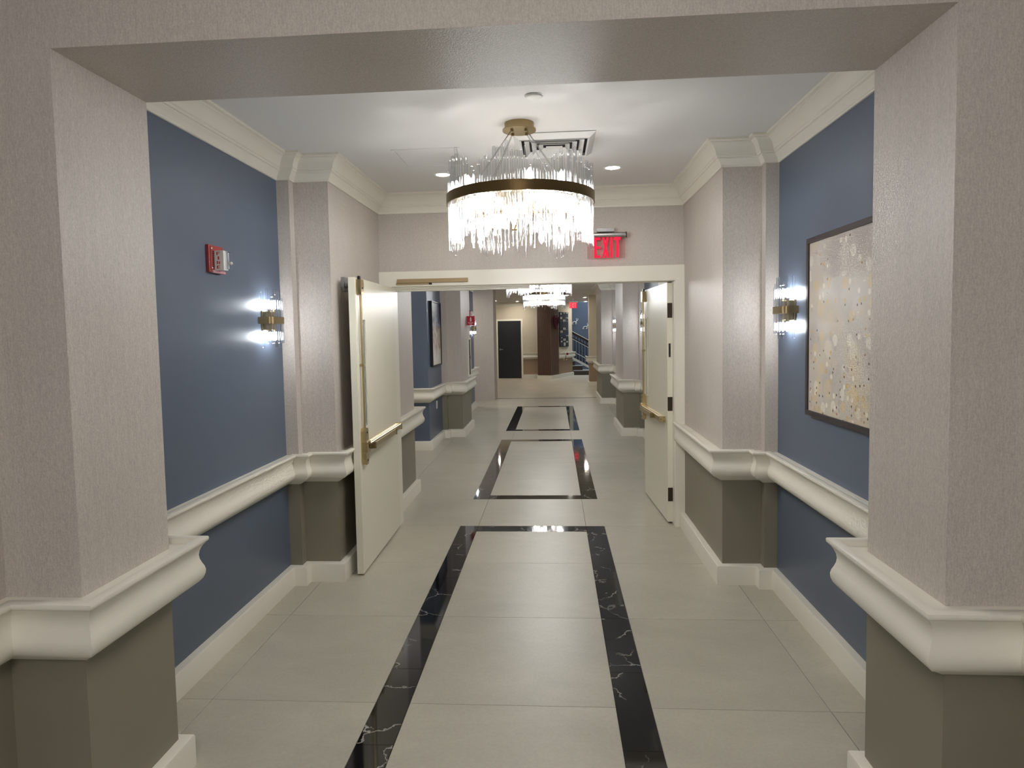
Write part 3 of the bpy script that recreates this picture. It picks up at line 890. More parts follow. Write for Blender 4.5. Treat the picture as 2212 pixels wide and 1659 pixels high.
def make_chandelier(loc, drop, label):
    # origin at the ceiling; ring centre at -drop
    c = empty('chandelier', loc)
    tag(c, label, 'chandelier', 'glass rod chandeliers down the corridor')
    m = MB()
    m.lathe([(0, 0), (.082, 0), (.082, -.030), (.093, -.034), (.093, -.042), (0, -.042)], 40)
    cp = m.build('canopy', BRASS, c, smooth=30)
    for k in range(4):
        a = PI / 4 + k * PI / 2
        MB().cyl((.055 * math.cos(a), .055 * math.sin(a), -.056), .008, .016, 10).build('cable_grip', BRASS, cp)
    z = -drop
    m = MB()
    m.lathe([(RING, z - .027), (RING, z + .027), (RING - .006, z + .027), (RING - .006, z - .027), (RING, z - .027)], 96)
    m.build('band', BRONZE, c, smooth=30)
    m = MB()
    m.lathe([(RING - .045, z - .008), (RING - .045, z + .006), (RING - .052, z + .006), (RING - .052, z - .008), (RING - .045, z - .008)], 64)
    inner = m.build('inner_ring', BRASS, c, smooth=30)
    # spokes, hub and sockets
    m = MB(); m.lathe([(0, z - .05), (.05, z - .05), (.055, z - .02), (.03, z + .01), (0, z + .01)], 24)
    hub = m.build('hub', BRASS, c, smooth=30)
    for k in range(4):
        a = k * PI / 2 + .3
        ca, sa = math.cos(a), math.sin(a)
        MB().tube([(ca * .04, sa * .04, z - .02), (ca * (RING - .004), sa * (RING - .004), z - .004)], .006, 8).build('spoke', BRASS, c)
    for k in range(4):
        a = PI / 4 + k * PI / 2
        for e in (-.05, .05):
            MB().tube([(.055 * math.cos(a + e), .055 * math.sin(a + e), -.044), ((RING - .05) * math.cos(a + e * .4), (RING - .05) * math.sin(a + e * .4), z)], .0014, 5).build('cable', STEEL, c)
    # added brass disc that keeps the lower bulbs' light off the ceiling
    MB().lathe([(0, z - .012), (.315, z - .012), (.32, z - .008), (.315, z - .004), (0, z - .004)], 48).build('pan', BRASS, c, smooth=30)
    nb = 12
    for k in range(nb):
        a = 2 * PI * (k + .35) / nb
        upd = k % 3 != 2
        rr = RING - .085 if k % 2 == 0 else RING - .16
        x, y = rr * math.cos(a), rr * math.sin(a)
        if upd: rr = RING - .065; x, y = rr * math.cos(a), rr * math.sin(a)
        if upd:
            s = MB().lathe([(0, z), (.013, z), (.013, z + .022), (0, z + .022)], 12, (x, y, 0)).build('socket', BRASS, c, smooth=30)
            b = bpy.data.objects.new('bulb', BULBUP_ME); COL.objects.link(b); b.parent = s
            b.location = (x, y, z + .036)
        if k % 3 == 2:
            s = MB().lathe([(0, z - .13), (.015, z - .13), (.015, z - .09), (.005, z - .09), (.005, z - .012), (0, z - .012)], 12, (x, y, 0)).build('socket', BRASS, c, smooth=30)
            b = bpy.data.objects.new('bulb', BULB_ME); COL.objects.link(b); b.parent = s
            b.location = (x, y, z - .142); b.rotation_euler = (PI, 0, 0)
        else:
            xo, yo_ = x * .82, y * .82
            s = MB().lathe([(0, z - .125), (.012, z - .125), (.019, z - .118), (.019, z - .088), (0, z - .088)], 12, (xo, yo_, 0)).build('socket', BRASS, c, smooth=30)
            MB().tube([(xo, yo_, z - .12), (xo * .6, yo_ * .6, z - .10), (xo * .3, yo_ * .3, z - .04)], .004, 6).build('arm', BRASS, s)
            b = bpy.data.objects.new('bulb', BULB_ME); COL.objects.link(b); b.parent = s
            b.location = (xo, yo_, z - .078)
    rnd = random.Random(11)
    n = 104
    for k in range(n):
        a = 2 * PI * k / n
        rr = RING - .016 - (.015 if k % 2 else 0)
        wave = .5 + .5 * math.sin(7 * a + .8)
        top = .10 + .095 * wave + rnd.uniform(-.025, .05)
        bot = .175 + .085 * (.5 + .5 * math.sin(6 * a + 2.0)) + rnd.uniform(-.035, .04)
        rod(c, rr * math.cos(a), rr * math.sin(a), z - bot, z + top, .0086 + rnd.uniform(-.0012, .001))
    n = 88
    for k in range(n):
        a = 2 * PI * (k + .5) / n
        rr = RING - .036 - rnd.uniform(0, .012)
        bot = .15 + .095 * (.5 + .5 * math.sin(9 * a)) + rnd.uniform(-.04, .04)
        rod(c, rr * math.cos(a), rr * math.sin(a), z - bot, z - .022, .0078 + rnd.uniform(-.001, .001))
    return c
CXC = -0.175
ch1 = make_chandelier((CXC, 3.80, ZC1), ZC1 - 2.385, 'large round chandelier of clear glass rods with bronze band nearest the viewer')
ch2 = copy_tree(ch1); ch2.location = (CXC, 8.35, 2.79)
tag(ch2, 'glass rod chandelier just beyond the door head, only its lower rods showing')
ch3 = copy_tree(ch1); ch3.location = (CXC, 12.93, 2.782)
tag(ch3, 'glass rod chandelier farthest down the corridor before the lobby')

# ------------------------------------------------------------------ sconces
SB_ME = None
def make_sconce(loc, rz, label):
    """wall plane local y=0, room on +y; origin at centre height"""
    global SB_ME
    s = empty('wall_sconce', loc, rz)
    tag(s, label, 'wall sconce', 'glass rod sconces on the blue walls')
    MB().box(-.055, .055, 0, .012, -.062, .058, bev=.002).build('back_plate', BRASS, s)
    body = MB().box(-.045, .045, .012, .048, -.058, .054, bev=.004).build('body', BRASS, s)
    # U-shaped band with rounded corners
    pts = []
    for k in range(7):
        a = PI + (PI / 2) * (-k / 6)
    hw, dp, rc = .098, .092, .03
    path = [(-hw, .002)] + [(-hw + rc - rc * math.cos(t), dp - rc + rc * math.sin(t)) for t in [i * PI / 12 for i in range(7)]] + \
           [(hw - rc + rc * math.sin(t), dp - rc + rc * math.cos(t)) for t in [i * PI / 12 for i in range(7)]] + [(hw, .002)]
    m = MB()
    n = len(path)
    vs = []
    for i, (x, y) in enumerate(path):
        d = Vector(path[min(i + 1, n - 1)]) - Vector(path[max(i - 1, 0)]); d.normalize()
        nx, ny = -d.y, d.x
        for off in (0, -.004):
            for z in (-.021, .021):
                vs.append((x + nx * off, y + ny * off, z))
    fs = []
    for i in range(n - 1):
        a, b = i * 4, (i + 1) * 4
        fs += [(a, b, b + 1, a + 1), (a + 2, a + 3, b + 3, b + 2), (a, a + 2, b + 2, b), (a + 1, b + 1, b + 3, a + 3)]
    m.add(vs, fs)
    m.build('band', BRASS, s, smooth=40)
    if SB_ME is None:
        bm_ = MB(); bm_.lathe([(0, -.014), (.0115, -.004), (.0115, .030), (0, .044)], 7)
        o = bm_.build('bulb', SBULB, None, smooth=60); SB_ME = o.data; bpy.data.objects.remove(o)
    for sx in (-.036, .036):
        for sg in (1, -1):
            k = MB().cyl((sx, .045, .054 if sg > 0 else -.068), .009, .014, 12).build('socket', BRASS, body)
            b = bpy.data.objects.new('bulb', SB_ME); COL.objects.link(b); b.parent = body
            b.location = (sx, .045, .082 if sg > 0 else -.082)
            if sg < 0: b.rotation_euler = (PI, 0, 0)
    rnd = random.Random(5)
    spots = [(-.090, .028), (-.090, .058), (-.078, .079), (-.048, .084), (-.018, .084), (.012, .084), (.042, .084), (.074, .080), (.090, .058), (.090, .028)]
    for i, (x, y) in enumerate(spots):
        rod(s, x, y, -rnd.choice((.12, .14, .165, .16)), rnd.choice((.14, .17, .195, .19, .155)), .0078)
    return s
SZ = 1.748
sc1 = make_sconce((XL, 4.02, SZ), -PI / 2, 'brass banded glass rod sconce on the left blue wall beyond the fire alarm')
def sconce_at(loc, rz, label):
    s = copy_tree(sc1); s.location = loc; s.rotation_euler = (0, 0, rz); tag(s, label); return s
sconce_at((XR, 4.02, SZ), PI / 2, 'brass banded glass rod sconce beside the framed bubble print')
sconce_at((XR, 10.16, SZ), PI / 2, 'glass rod sconce seen beside the edge of the right door leaf')
sconce_at((XR, 14.86, SZ), PI / 2, 'glass rod sconce on the far right wall between the two distant pilasters')
sconce_at((XL, 14.50, SZ), -PI / 2, 'glass rod sconce glowing below the red extinguisher sign')

# ------------------------------------------------------------------ ceiling fittings
def make_downlight(loc, label, mat=DOWN, r=.05):
    d = empty('downlight', loc)
    tag(d, label, 'downlight', 'recessed ceiling downlights')
    MB().lathe([(r, 0), (r, -.002), (r + .008, -.006), (r + .022, -.003), (r + .022, 0)], 32).build('trim_ring', WHITEP, d, smooth=40)
    MB().lathe([(0, -.0015), (r, -.0015)], 14).build('lens', mat, d)
    return d
make_downlight((-.79, 4.93, ZC1), 'lit downlight half hidden behind the left edge of the near chandelier')
make_downlight((.436, 4.90, ZC1), 'lit downlight in the near ceiling above the exit sign')
for x, y, lab in ((.40, 18.35, 'lobby downlight just clear of the far chandelier, upper of two'), (.405, 19.96, 'lobby downlight just clear of the far chandelier, lower of two'),
                  (1.0, 21.43, 'lobby downlight by the staircase, upper of two'), (1.17, 24.4, 'lobby downlight by the staircase, lower of two'),
                  (-1.24, 23.15, 'lobby downlight above the dark navy door'), (-1.92, 22.36, 'tiny downlight beside the wallpapered wall end')):
    make_downlight((x, y, ZC2), lab, LOBBYDOWN, .055)

d = empty('ceiling_disc', (-.080, 3.37, ZC1))
tag(d, 'small white round detector disc on the ceiling in front of the chandelier', 'detector')
MB().lathe([(0, -.012), (.034, -.012), (.040, -.009), (.043, -.004), (.043, 0), (0, 0)], 32).build('cover', WHITEP, d, smooth=35)
MB().lathe([(.043, 0), (.043, -.003), (.047, -.002), (.047, 0)], 32).build('escutcheon', STEEL, d, smooth=35)

a = empty('access_panel', (-.79, 4.445, ZC1))
tag(a, 'flush square access panel in the ceiling left of the chandelier', 'access panel')
m = MB(); s_ = .218; w_ = .022
m.box(-s_, s_, -s_, -s_ + w_, -.005, 0); m.box(-s_, s_, s_ - w_, s_, -.005, 0); m.box(-s_, -s_ + w_, -s_ + w_, s_ - w_, -.005, 0); m.box(s_ - w_, s_, -s_ + w_, s_ - w_, -.005, 0)
m.build('frame', CEIL, a)
MB().box(-s_ + w_ + .003, s_ - w_ - .003, -s_ + w_ + .003, s_ - w_ - .003, -.004, 0).build('panel', CEIL, a)
MB().cyl((.14, -.02, -.006), .006, .003, 10).build('key_lock', SCREW, a)

g = empty('air_diffuser', (.02, 4.225, ZC1))
tag(g, 'square white louvred air diffuser in the ceiling behind the chandelier', 'air vent')
MB().box(-.235, .235, -.235, .235, -.003, 0).build('backing', VENTDARK, g)
def ring_louvre(r0, z0, r1, z1, name):
    m = MB(); t_ = .003
    pr = []
    for (r, z) in ((r0, z0), (r1, z1)):
        pr.append([(-r, -r, z), (r, -r, z), (r, r, z), (-r, r, z)])
        pr.append([(-r, -r, z + t_), (r, -r, z + t_), (r, r, z + t_), (-r, r, z + t_)])
    vs = pr[0] + pr[2] + pr[3] + pr[1]
    fs = []
    for L in range(4):
        for i in range(4):
            j = (i + 1) % 4
            A_, B_ = L * 4, ((L + 1) % 4) * 4
            fs.append((A_ + i, A_ + j, B_ + j, B_ + i))
    m.add(vs, fs)
    return m.build(name, VENT, g)
ring_louvre(.242, -.005, .205, -.032, 'rim')
ring_louvre(.205, -.036, .196, -.030, 'rim')
for i, r in enumerate((.178, .136, .094)):
    ring_louvre(r, -.034, r - .026, -.010, 'louvre')
MB().box(-.05, .05, -.05, .05, -.034, -.030).build('center_plate', VENT, g)

# ------------------------------------------------------------------ exit sign and other writing
def glyph(ch):
    s = .27  # stroke as fraction of width
    if ch == 'E': return [[(0, 0), (s + .05, 0), (s + .05, 1), (0, 1)], [(s, .88), (.92, .88), (.92, 1), (s, 1)], [(s, .44), (.85, .44), (.85, .56), (s, .56)], [(s, 0), (.92, 0), (.92, .12), (s, .12)]]
    if ch == 'I': return [[(.3, 0), (.7, 0), (.7, 1), (.3, 1)]]
    if ch == 'T': return [[(.32, 0), (.68, 0), (.68, .88), (.32, .88)], [(0, .86), (1, .86), (1, 1), (0, 1)]]
    if ch == 'X': return [[(0, 0), (.33, 0), (1, 1), (.67, 1)], [(.67, 0), (1, 0), (.33, 1), (0, 1)]]
    if ch == 'F': return [[(0, 0), (s, 0), (s, 1), (0, 1)], [(s, .86), (.95, .86), (.95, 1), (s, 1)], [(s, .46), (.8, .46), (.8, .6), (s, .6)]]
    if ch == 'R': return [[(0, 0), (s, 0), (s, 1), (0, 1)], [(s, .86), (.8, .86), (.95, .8), (.95, .55), (.8, .44), (s, .44), (s, .56), (.66, .56), (.7, .62), (.7, .74), (.64, .78), (s, .78)], [(.45, .46), (.72, .46), (1, 0), (.7, 0)]]

e = empty('exit_sign', (0, 5.6, 0))
tag(e, 'edge-lit clear exit sign with red letters on the wall above the doors', 'exit sign')
MB().box(.362, .502, -.10, 0, 2.442, 2.470, bev=.004).build('mounting_box', ALU, e)
m = MB(); m.lathe([(0, .276), (.022, .276), (.022, .596), (0, .596)], 20, (0, -.075, 2.419), 'X'); m.build('housing', ALU, e, smooth=40)
for x in (.273, .591):
    m = MB(); m.lathe([(0, x), (.0245, x), (.0245, x + .008), (0, x + .008)], 20, (0, -.075, 2.419), 'X'); m.build('end_cap', FRAME, e, smooth=40)
pn = MB().box(.282, .586, -.078, -.072, 2.232, 2.405).build('panel', ACRYL, e)
XS = {'E': (.337, .392), 'X': (.401, .456), 'I': (.452, .500), 'T': (.495, .551)}
for chn in 'EXIT':
    a0, a1 = XS[chn]
    m = MB()
    for poly in glyph(chn):
        m.prism([(a0 + u * (a1 - a0), 2.237 + v * .163) for u, v in poly], lambda u, v, d: (u, d, v), -.0805, -.078)
    m.build('letter', EXITRED, pn)

# fire alarm horn strobe
def make_alarm(y, z, label):
    f = empty('fire_alarm', (XL, y, z))
    tag(f, label, 'fire alarm', 'horn strobes on the left wall')
    m = MB(); m.box(0, .018, -.075, .075, -.07, .07, bev=.004); pl = m.build('plate', REDP, f)
    MB().box(.018, .021, -.064, .064, -.062, .062, bev=.001).build('raised_panel', REDP, f)
    for k in range(9):
        MB().box(.0205, .0225, -.045, -.010, -.044 + k * .010, -.0405 + k * .010).build('horn_slot', HOLE, pl)
    for zz in (-.048, .052):
        MB().cyl((.0195, -.052, zz), .005, .003, 10, 'X').build('screw', WHITEP, pl)
    MB().box(.018, .030, -.06, .07, -.074, -.060, bev=.002).build('lower_ledge', MATS['pale_red'], f)
    hs = MB().box(.018, .071, -.029, .020, -.060, .042, bev=.003).build('strobe_housing', WHITEP, f)
    ln = MB().box(.060, .085, -.012, .036, -.054, .038, bev=.006).build('strobe_lens', LENS, f)
    MB().box(.05, .078, .004, .016, -.05, .034).build('flash_tube', WHITEP, ln)
    MB().lathe([(0, 0), (.007, .002), (.009, .008), (.006, .013), (0, .015)], 12, (.084, .01, -.022), 'X').build('lens_bump', WHITEP, ln, smooth=60)
    for i, chn in enumerate('FIRE'):
        m = MB()
        for poly in glyph(chn):
            m.prism([(.034 + u * .019, .018 - i * .0232 + v * .0165) for u, v in poly], lambda u, v, d: (u, d, v), -.0299, -.0288)
        m.build('letter', REDLET, hs)
    return f
plain('pale_red', srgb(206, 150, 160), 0.4)
fa = make_alarm(3.42, 2.058, 'red and white fire horn strobe on the left blue wall above the sconce')
fb = copy_tree(fa); fb.location = (XL, 14.17, 2.058)
tag(fb, 'distant fire horn strobe half hidden behind the red extinguisher sign')

# ------------------------------------------------------------------ pictures
def picture(name, loc, rz, wd, ht, mat, fm, label, depth=.03, fw=.026):
    """local: print in the YZ plane facing +x"""
    p = empty(name, loc, rz)
    tag(p, label, 'picture')
    m = MB()
    a_, b_ = wd / 2, ht / 2
    for poly in ([(-a_, -b_), (a_, -b_), (a_ - fw, -b_ + fw), (-a_ + fw, -b_ + fw)], [(a_, -b_), (a_, b_), (a_ - fw, b_ - fw), (a_ - fw, -b_ + fw)],
                 [(a_, b_), (-a_, b_), (-a_ + fw, b_ - fw), (a_ - fw, b_ - fw)], [(-a_, b_), (-a_, -b_), (-a_ + fw, -b_ + fw), (-a_ + fw, b_ - fw)]):
        m.prism(poly, lambda u, v, d: (d, u, v), 0, depth)
    m.build('frame', fm, p, fixn=True)
    MB().box(0, depth * .72, -a_ + fw * .8, a_ - fw * .8, -b_ + fw * .8, b_ - fw * .8).build('print', mat, p)
    return p
picture('framed_picture', (XR, 3.263, 1.645), PI, .945, .943, BUBBLE, FRAME, 'dark framed print of pale gold bubbles on the right blue wall', .031, .027)
picture('framed_picture', (XL, 9.87, 1.644), 0, .76, .945, ABSTRACT, BLACK, 'black framed abstract painting in navy, white and copper beyond the left door', .045, .02)

# outlet on the far blue wall
o_ = empty('wall_outlet', (XL, 9.93, .58))
tag(o_, 'white outlet plate low on the blue wall under the abstract painting', 'outlet')
MB().box(0, .006, -.036, .036, -.058, .058, bev=.002).build('cover_plate', WHITEP, o_)
for zz in (-.022, .022): MB().box(.005, .0075, -.016, .016, zz - .013, zz + .013, bev=.001).build('socket', WHITEP, o_)

# extinguisher sign (projecting flag) and cabinet
s_ = empty('extinguisher_sign', (XLD, 11.24, 1.852))
tag(s_, 'red fire extinguisher flag sign projecting from the far left pilaster', 'sign')
MB().box(0, .135, -.0025, .0025, -.078, .078, bev=.001).build('sign_plate', SIGNRED, s_)
MB().box(0, .004, -.02, .02, -.078, .078).build('bracket', SIGNRED, s_)
m = MB()
m.prism([(.056, -.012), (.080, -.012), (.080, .040), (.074, .052), (.072, .064), (.060, .062), (.062, .05), (.056, .040)], lambda u, v, d: (u, d, v), -.0035, -.0025)
m.build('extinguisher_symbol', WHITEINK, s_)
for z0, x0, x1 in ((-.034, .02, .115), (-.052, .035, .10), (-.064, .05, .085)):
    MB().box(x0, x1, -.0035, -.0025, z0, z0 + .006).build('caption_line', WHITEINK, s_)
k_ = empty('extinguisher_cabinet', (XLD, 11.41, 1.235))
tag(k_, 'narrow extinguisher cabinet with glass door on the far left pilaster', 'cabinet')
m = MB()
m.box(0, .022, -.15, -.12, -.33, .33); m.box(0, .022, .12, .15, -.33, .33); m.box(0, .022, -.12, .12, .30, .33); m.box(0, .022, -.12, .12, -.33, -.30)
dr_ = m.build('door_frame', TRIM, k_)
MB().box(0, .012, -.12, .12, -.30, .30).build('glass', BLACK, k_)
MB().tube([(.022, -.11, .03), (.045, -.11, .03), (.045, -.11, -.03), (.022, -.11, -.03)], .005, 6).build('handle', STEEL, k_)

# ------------------------------------------------------------------ lobby
YB = 23.85
mb = MB()
C_ = [CREAM, TAN]
for x0, x1 in ((-3.4, -1.985), (-1.16, .10)):
    mb.box(x0, x1, YB, YB + .2, .79, ZC2, 0); mb.box(x0, x1, YB, YB + .2, 0, .79, 1)
mb.box(-1.985, -1.16, YB, YB + .2, 2.045, ZC2, 0)
struct(mb.build('wall_far', C_), 'cream lobby wall with tan dado around the dark door')
dv = Vector((.68 - .12, 24.92 - 23.62)).normalized()
pw = [(.12, 23.62), (.68, 24.92)]
mb = MB()
n_ = Vector((-dv.y, dv.x)) * .18
q = [Vector(pw[0]), Vector(pw[1]), Vector(pw[1]) + n_, Vector(pw[0]) + n_]
for za, zb, mi in ((0, .79, 1), (.79, ZC2, 0)):
    mb.prism([(v.x, v.y) for v in q], lambda u, v, d: (u, v, d), za, zb, mi)
struct(mb.build('wall_far_angled', C_), 'angled cream lobby wall carrying the mirror panel')
mb = MB(); sweep(mb, [(-1.09, YB), (.08, YB)], RAIL); sweep(mb, [(-3.2, YB), (-2.06, YB)], RAIL)
struct(mb.build('trim_13', TRIM, smooth=40), 'cream handrail moulding on the lobby back wall')
mb = MB(); sweep(mb, [(-1.09, YB), (.08, YB)], BASE); sweep(mb, [(-3.2, YB), (-2.06, YB)], BASE)
struct(mb.build('baseboard_back', TRIM), 'cream baseboard on the lobby back wall')
mb = MB(); sweep(mb, [(.12, 23.62), (.68, 24.92), (.52, 24.99)], RAIL)
struct(mb.build('trim_14', TRIM, smooth=40), 'cream handrail moulding on the angled lobby wall')
mb = MB(); sweep(mb, [(.12, 23.62), (.68, 24.92), (.52, 24.99)], BASE)
struct(mb.build('baseboard_angled', TRIM), 'cream baseboard on the angled lobby wall')
mb = MB(); sweep(mb, [(-3.2, YB), (.08, YB)], crown_prof(ZC2))
struct(mb.build('trim_15', TRIM, smooth=25), 'cream crown moulding on the lobby back wall')
# navy door
d = empty('door_3', (-1.985, YB, 0))
struct(d, 'dark navy flush door in the lobby back wall')
MB().box(.01, .815, -.004, .04, .01, 2.04, bev=.002).build('leaf', NAVYDOOR, d)
m = MB()
for poly in ([(-.065, 0), (0, 0), (0, 2.045), (-.065, 2.11)], [(.825, 0), (.89, 0), (.89, 2.11), (.825, 2.045)], [(0, 2.045), (.825, 2.045), (.89, 2.11), (-.065, 2.11)]):
    m.prism(poly, lambda u, v, dd: (u, dd, v), -.02, .0)
m.build('casing', TRIM, d)
hd = MB(); hd.lathe([(0, 0), (.032, 0), (.032, -.012), (.012, -.016), (.012, -.05), (0, -.05)], 16, (.075, -.004, 1.03), 'Y'); hd.box(.065, .18, -.06, -.045, 1.02, 1.04, bev=.004)
hd.build('lever_handle', STEEL, d, smooth=35)

# slatted wood column
fa_, fb_, fc_ = Vector((-.575, 23.20)), Vector((-.092, 23.00)), Vector((.175, 23.56))
fd_ = fa_ + (fc_ - fb_)
sl = empty('slatted_column', (0, 0, 0))
tag(sl, 'dark walnut column clad in vertical slats on a white plinth', 'column')
def off_poly(off):
    c0 = (fa_ + fb_ + fc_ + fd_) / 4
    out = []
    for p in (fa_, fb_, fc_, fd_):
        v = p - c0
        out.append(c0 + v * (1 + off / v.length))
    return out
MB().prism([(p.x, p.y) for p in off_poly(-.03)], lambda u, v, d: (u, v, d), .13, 2.56).build('backing', WALNUTD, sl)
MB().prism([(p.x, p.y) for p in off_poly(.012)], lambda u, v, d: (u, v, d), 0, .135).build('plinth', TRIM, sl)
MB().prism([(p.x, p.y) for p in off_poly(0)], lambda u, v, d: (u, v, d), 2.56, ZC2).build('capital', TRIM, sl)
def slats(p, q, n):
    d = (q - p); L = d.length; d.normalize(); nn = Vector((d.y, -d.x))
    for i in range(n):
        s0 = p + d * (L * (i + .22) / n); s1 = p + d * (L * (i + .78) / n)
        a_ = [s0, s1, s1 - nn * .022, s0 - nn * .022]
        MB().prism([(v.x, v.y) for v in a_], lambda u, v, dd: (u, v, dd), .137, 2.558).build('slat', WALNUT, sl)
slats(fa_, fb_, 11)
slats(fb_, fc_, 15)

# heart wreath on the right face of the column
hn = (fc_ - fb_).normalized(); hnn = Vector((hn.y, -hn.x))
hc = (fb_ + fc_) / 2 + hnn * .02
hw = empty('heart_wreath', (hc.x, hc.y, 2.0))
tag(hw, 'plum heart shaped wreath hung on the slatted column', 'wreath')
pts = []
for i in range(33):
    t_ = 2 * PI * i / 32
    x = .16 * math.sin(t_) ** 3
    z = .0125 * (13 * math.cos(t_) - 5 * math.cos(2 * t_) - 2 * math.cos(3 * t_) - math.cos(4 * t_))
    pts.append((hn.x * x + hnn.x * .03, hn.y * x + hnn.y * .03, z - (.04 if z < 0 else 0)))
MB().tube(pts, .042, 8).build('garland', HEARTM, hw, smooth=60)
MB().tube([(hnn.x * .02, hnn.y * .02, .05), (hnn.x * .02, hnn.y * .02, .22)], .004, 6).build('ribbon', HEARTM, hw)
m = MB(); m.lathe([(0, 0), (.02, .004), (.022, .012), (0, .02)], 12, (hnn.x * .02, hnn.y * .02, .215)); m.build('bow', CREAMFLOWER, hw, smooth=60)

# mirror panel on the angled wall
mn = Vector((dv.y, -dv.x))
mc = Vector(pw[0]) + dv * .57 + mn * .004
mir = empty('mirror_panel', (mc.x, mc.y, 1.71))
tag(mir, 'tall dark mirror panel with small pale tiles between column and stairs', 'mirror')
def onwall(s, z, d): return (dv.x * s + mn.x * d, dv.y * s + mn.y * d, z)
HWm, HHm = .41, .615
MB().prism([(-HWm, -HHm), (HWm, -HHm), (HWm, HHm), (-HWm, HHm)], onwall, 0, .03).build('backing', MATS['dark_frame'], mir)
DARKGL = plain('smoked_glass', srgb(70, 74, 76), 0.12, 0.0, 0.6)
PALE = plain('pale_mirror', srgb(214, 210, 198), 0.2)
for i in range(3):
    s0 = -HWm + .02 + i * .2667
    for j in range(4):
        z0 = -HHm + .02 + j * .3
        MB().prism([(s0, z0), (s0 + .245, z0), (s0 + .245, z0 + .28), (s0, z0 + .28)], onwall, .03, .036).build('pane', DARKGL, mir)
rnd = random.Random(3)
for (s, z, w_, h_) in ((-.30, .55, .10, .06), (0, .58, .12, .03), (.25, .58, .12, .03), (-.33, .40, .05, .08), (-.24, .40, .05, .08), (.18, .41, .06, .03), (.32, .41, .06, .04), (-.07, .31, .06, .08), (.06, .31, .05, .08),
                       (-.07, .02, .06, .08), (.06, .02, .06, .08), (-.33, -.08, .05, .08), (-.22, -.08, .06, .08), (.2, -.23, .06, .04), (.33, -.23, .05, .05), (-.27, -.30, .1, .03), (-.06, -.37, .06, .08), (.06, -.37, .06, .08),
                       (-.27, -.43, .1, .05), (.24, -.45, .12, .05), (0, -.53, .14, .12)):
    MB().prism([(s - w_ / 2, z - h_ / 2), (s + w_ / 2, z - h_ / 2), (s + w_ / 2, z + h_ / 2), (s - w_ / 2, z + h_ / 2)], onwall, .036, .046).build('facet', PALE, mir)

# small flower spray on the angled rail
fl_c = Vector(pw[0]) + dv * .45 + mn * .11
fl = empty('flower_spray', (fl_c.x, fl_c.y, .70))
tag(fl, 'small spray of cream and red flowers against the angled handrail', 'flowers')
for i in range(14):
    x, z = rnd.uniform(-.09, .09), rnd.uniform(-.09, .18)
    r = rnd.uniform(.012, .026)
    m = MB(); m.lathe([(0, -r), (r * .8, -r * .5), (r, 0), (r * .7, r * .6), (0, r * .8)], 8, (x, rnd.uniform(-.02, .01), z)); m.build('blossom', CREAMFLOWER, fl, smooth=60)
m = MB(); m.lathe([(0, -.05), (.03, -.02), (.042, .015), (.03, .035), (0, .03)], 10, (.08, -.03, .13)); m.build('blossom', REDFLOWER, fl, smooth=60)
for i in range(4):
    MB().tube([(rnd.uniform(-.05, .05), 0, .1), (rnd.uniform(-.02, .02), 0, -.06), (0, .02, -.12)], .003, 5).build('stem', SCREW, fl)

# second exit sign hanging in the lobby
e2 = empty('exit_sign', (.642, 22.0, 2.48))
tag(e2, 'glowing red exit sign hanging in the distant lobby', 'exit sign')
MB().box(-.15, .15, -.03, .03, .095, .125, bev=.004).build('housing', ALU, e2)
MB().box(-.02, .02, -.02, .02, .12, .22).build('stem', ALU, e2)
p2 = MB().box(-.125, .125, -.006, .006, -.095, .095).build('panel', EXITPANEL, e2)
for i, chn in enumerate('EXIT'):
    m = MB()
    a0, a1 = ((-.105, -.055), (-.05, .005), (0, .045), (.042, .10))[i]
    for poly in glyph(chn):
        m.prism([(a0 + u * (a1 - a0), -.075 + v * .15) for u, v in poly], lambda u, v, dd: (u, dd, v), -.009, -.006)
    m.build('letter', EXITPALE, p2)

# ------------------------------------------------------------------ staircase
STB = 27.3
struct(MB().box(-1.0, 4.5, STB, STB + .2, 0, 4.6).build('wall_stair', BLUE), 'slate blue stairwell wall')
struct(MB().box(4.4, 4.6, 20.3, 27.5, 0, 4.6).build('wall_stair_side', BLUE), 'stairwell side wall')
struct(MB().box(-1.1, -.95, 24.05, 27.5, 0, 4.6).build('wall_stair_left', CREAM), 'stairwell left wall')
struct(MB().box(-1.1, 4.6, 24.70, 27.5, 4.5, 4.6).build('ceiling_stair', CEIL), 'stairwell ceiling')
struct(MB().box(-1.1, 4.6, 24.72, 24.80, ZC2, 4.55).build('wall_stair_front', CREAM), 'wall above the lobby ceiling edge')
st = empty('staircase', (0, 25.05, 0))
tag(st, 'dark stone staircase rising behind the angled lobby wall', 'staircase')
for k, xr in enumerate((1.9, 1.07, .80, .55, .3, .1)):
    MB().box(.72 if k == 0 else (.60 - .02 * k if xr > .62 else -.6), xr, k * .27, .80 if k < 3 else 1.2, k * .17, k * .17 + .15).build('riser', DARKSTONE, st)
    MB().box(.72 if k == 0 else (.60 - .02 * k if xr > .62 else -.6), xr + .02, k * .27 - .02, .80 if k < 3 else 1.2, k * .17 + .15, k * .17 + .17, bev=.004).build('tread', GREYTREAD, st)
bal = empty('stair_balustrade', (0, 26.35, 0))
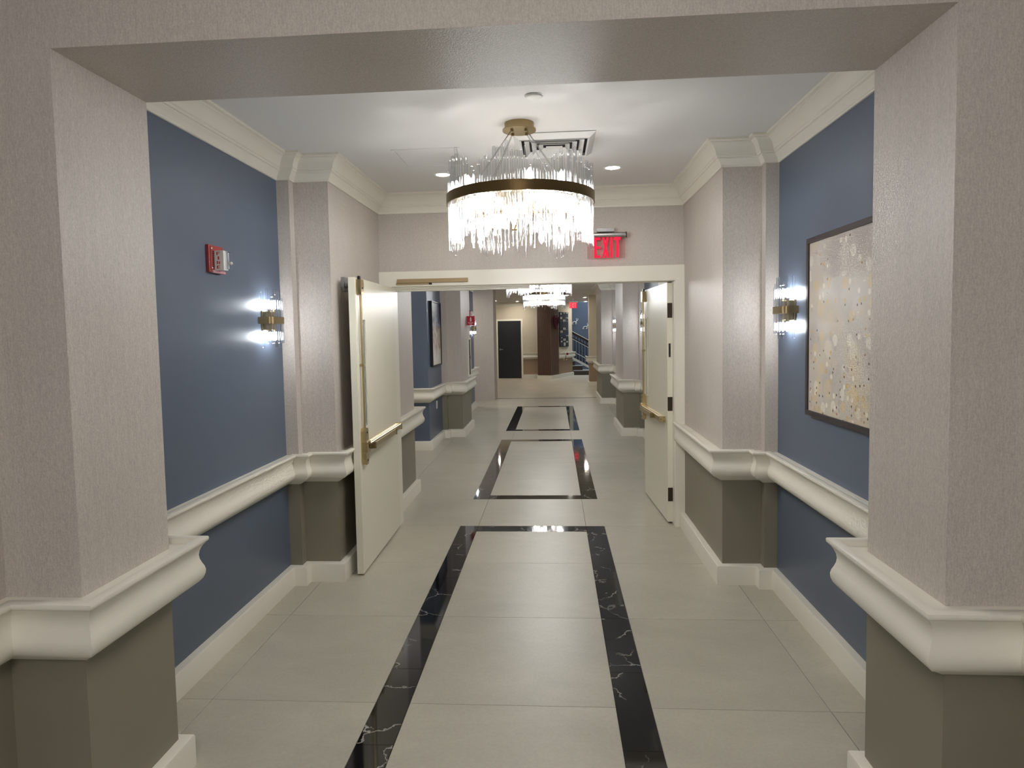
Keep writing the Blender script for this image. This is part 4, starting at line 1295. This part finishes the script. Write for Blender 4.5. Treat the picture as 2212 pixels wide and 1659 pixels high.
tag(bal, 'black balustrade with pale handrail climbing the stairs', 'balustrade')
def slz(x): return -.558 * (x - .70)
def bar(z, h, dpt, mat, name, x0=.2, x1=1.9):
    MB().prism([(x0, z + slz(x0)), (x1, z + slz(x1)), (x1, z + h + slz(x1)), (x0, z + h + slz(x0))], lambda u, v, dd: (u, dd, v), -dpt, dpt).build(name, mat, bal)
bar(1.63, .03, .04, MATS['white_plastic'], 'handrail')
bar(1.53, .10, .02, BLACK, 'upper_rail')
bar(1.36, .06, .02, BLACK, 'middle_rail')
bar(1.345, .02, .03, MATS['white_plastic'], 'middle_cap')
bar(.86, .025, .025, MATS['white_plastic'], 'lower_cap')
bar(.55, .10, .05, MATS['white_plastic'], 'stringer')
for i in range(15):
    x = .26 + i * .112
    m = MB(); m.lathe([(0, .62), (.02, .62), (.028, .68), (.016, .78), (.014, 1.2), (.016, 1.36), (0, 1.36)], 8, (x, 0, slz(x)))
    m.box(x - .016, x + .016, -.016, .016, 1.40 + slz(x), 1.55 + slz(x))
    m.build('baluster', BLACK, bal)
# deer decorations on the stairwell wall
def deer(x, z, s, label):
    dd = empty('deer_decoration', (x, STB - .02, z))
    tag(dd, label, 'decoration', 'white deer on the stairwell wall')
    def L(pts, r=.011, name='leg'):
        MB().tube([(a_ * s, 0, b_ * s) for a_, b_ in pts], r, 6).build(name, WHITEP, dd)
    L([(-.22, .04), (-.05, .10), (.12, .10), (.18, .20)], .016, 'body')
    for p_ in ([(-.22, .04), (-.27, -.04), (-.31, -.16)], [(-.20, .05), (-.18, -.06), (-.22, -.18)], [(.08, .10), (.06, -.04), (.02, -.16)], [(.12, .10), (.15, -.02), (.11, -.15)]): L(p_)
    L([(.18, .20), (.26, .20)], .018, 'head')
    L([(.19, .22), (.13, .32), (.17, .42)], .009, 'antler'); L([(.21, .22), (.31, .30), (.29, .41)], .009, 'antler')
deer(.865, 1.98, .42, 'white deer ornament on the blue stairwell wall, upper one')
deer(1.30, 1.78, .42, 'white deer ornament on the blue stairwell wall, partly hidden lower one')
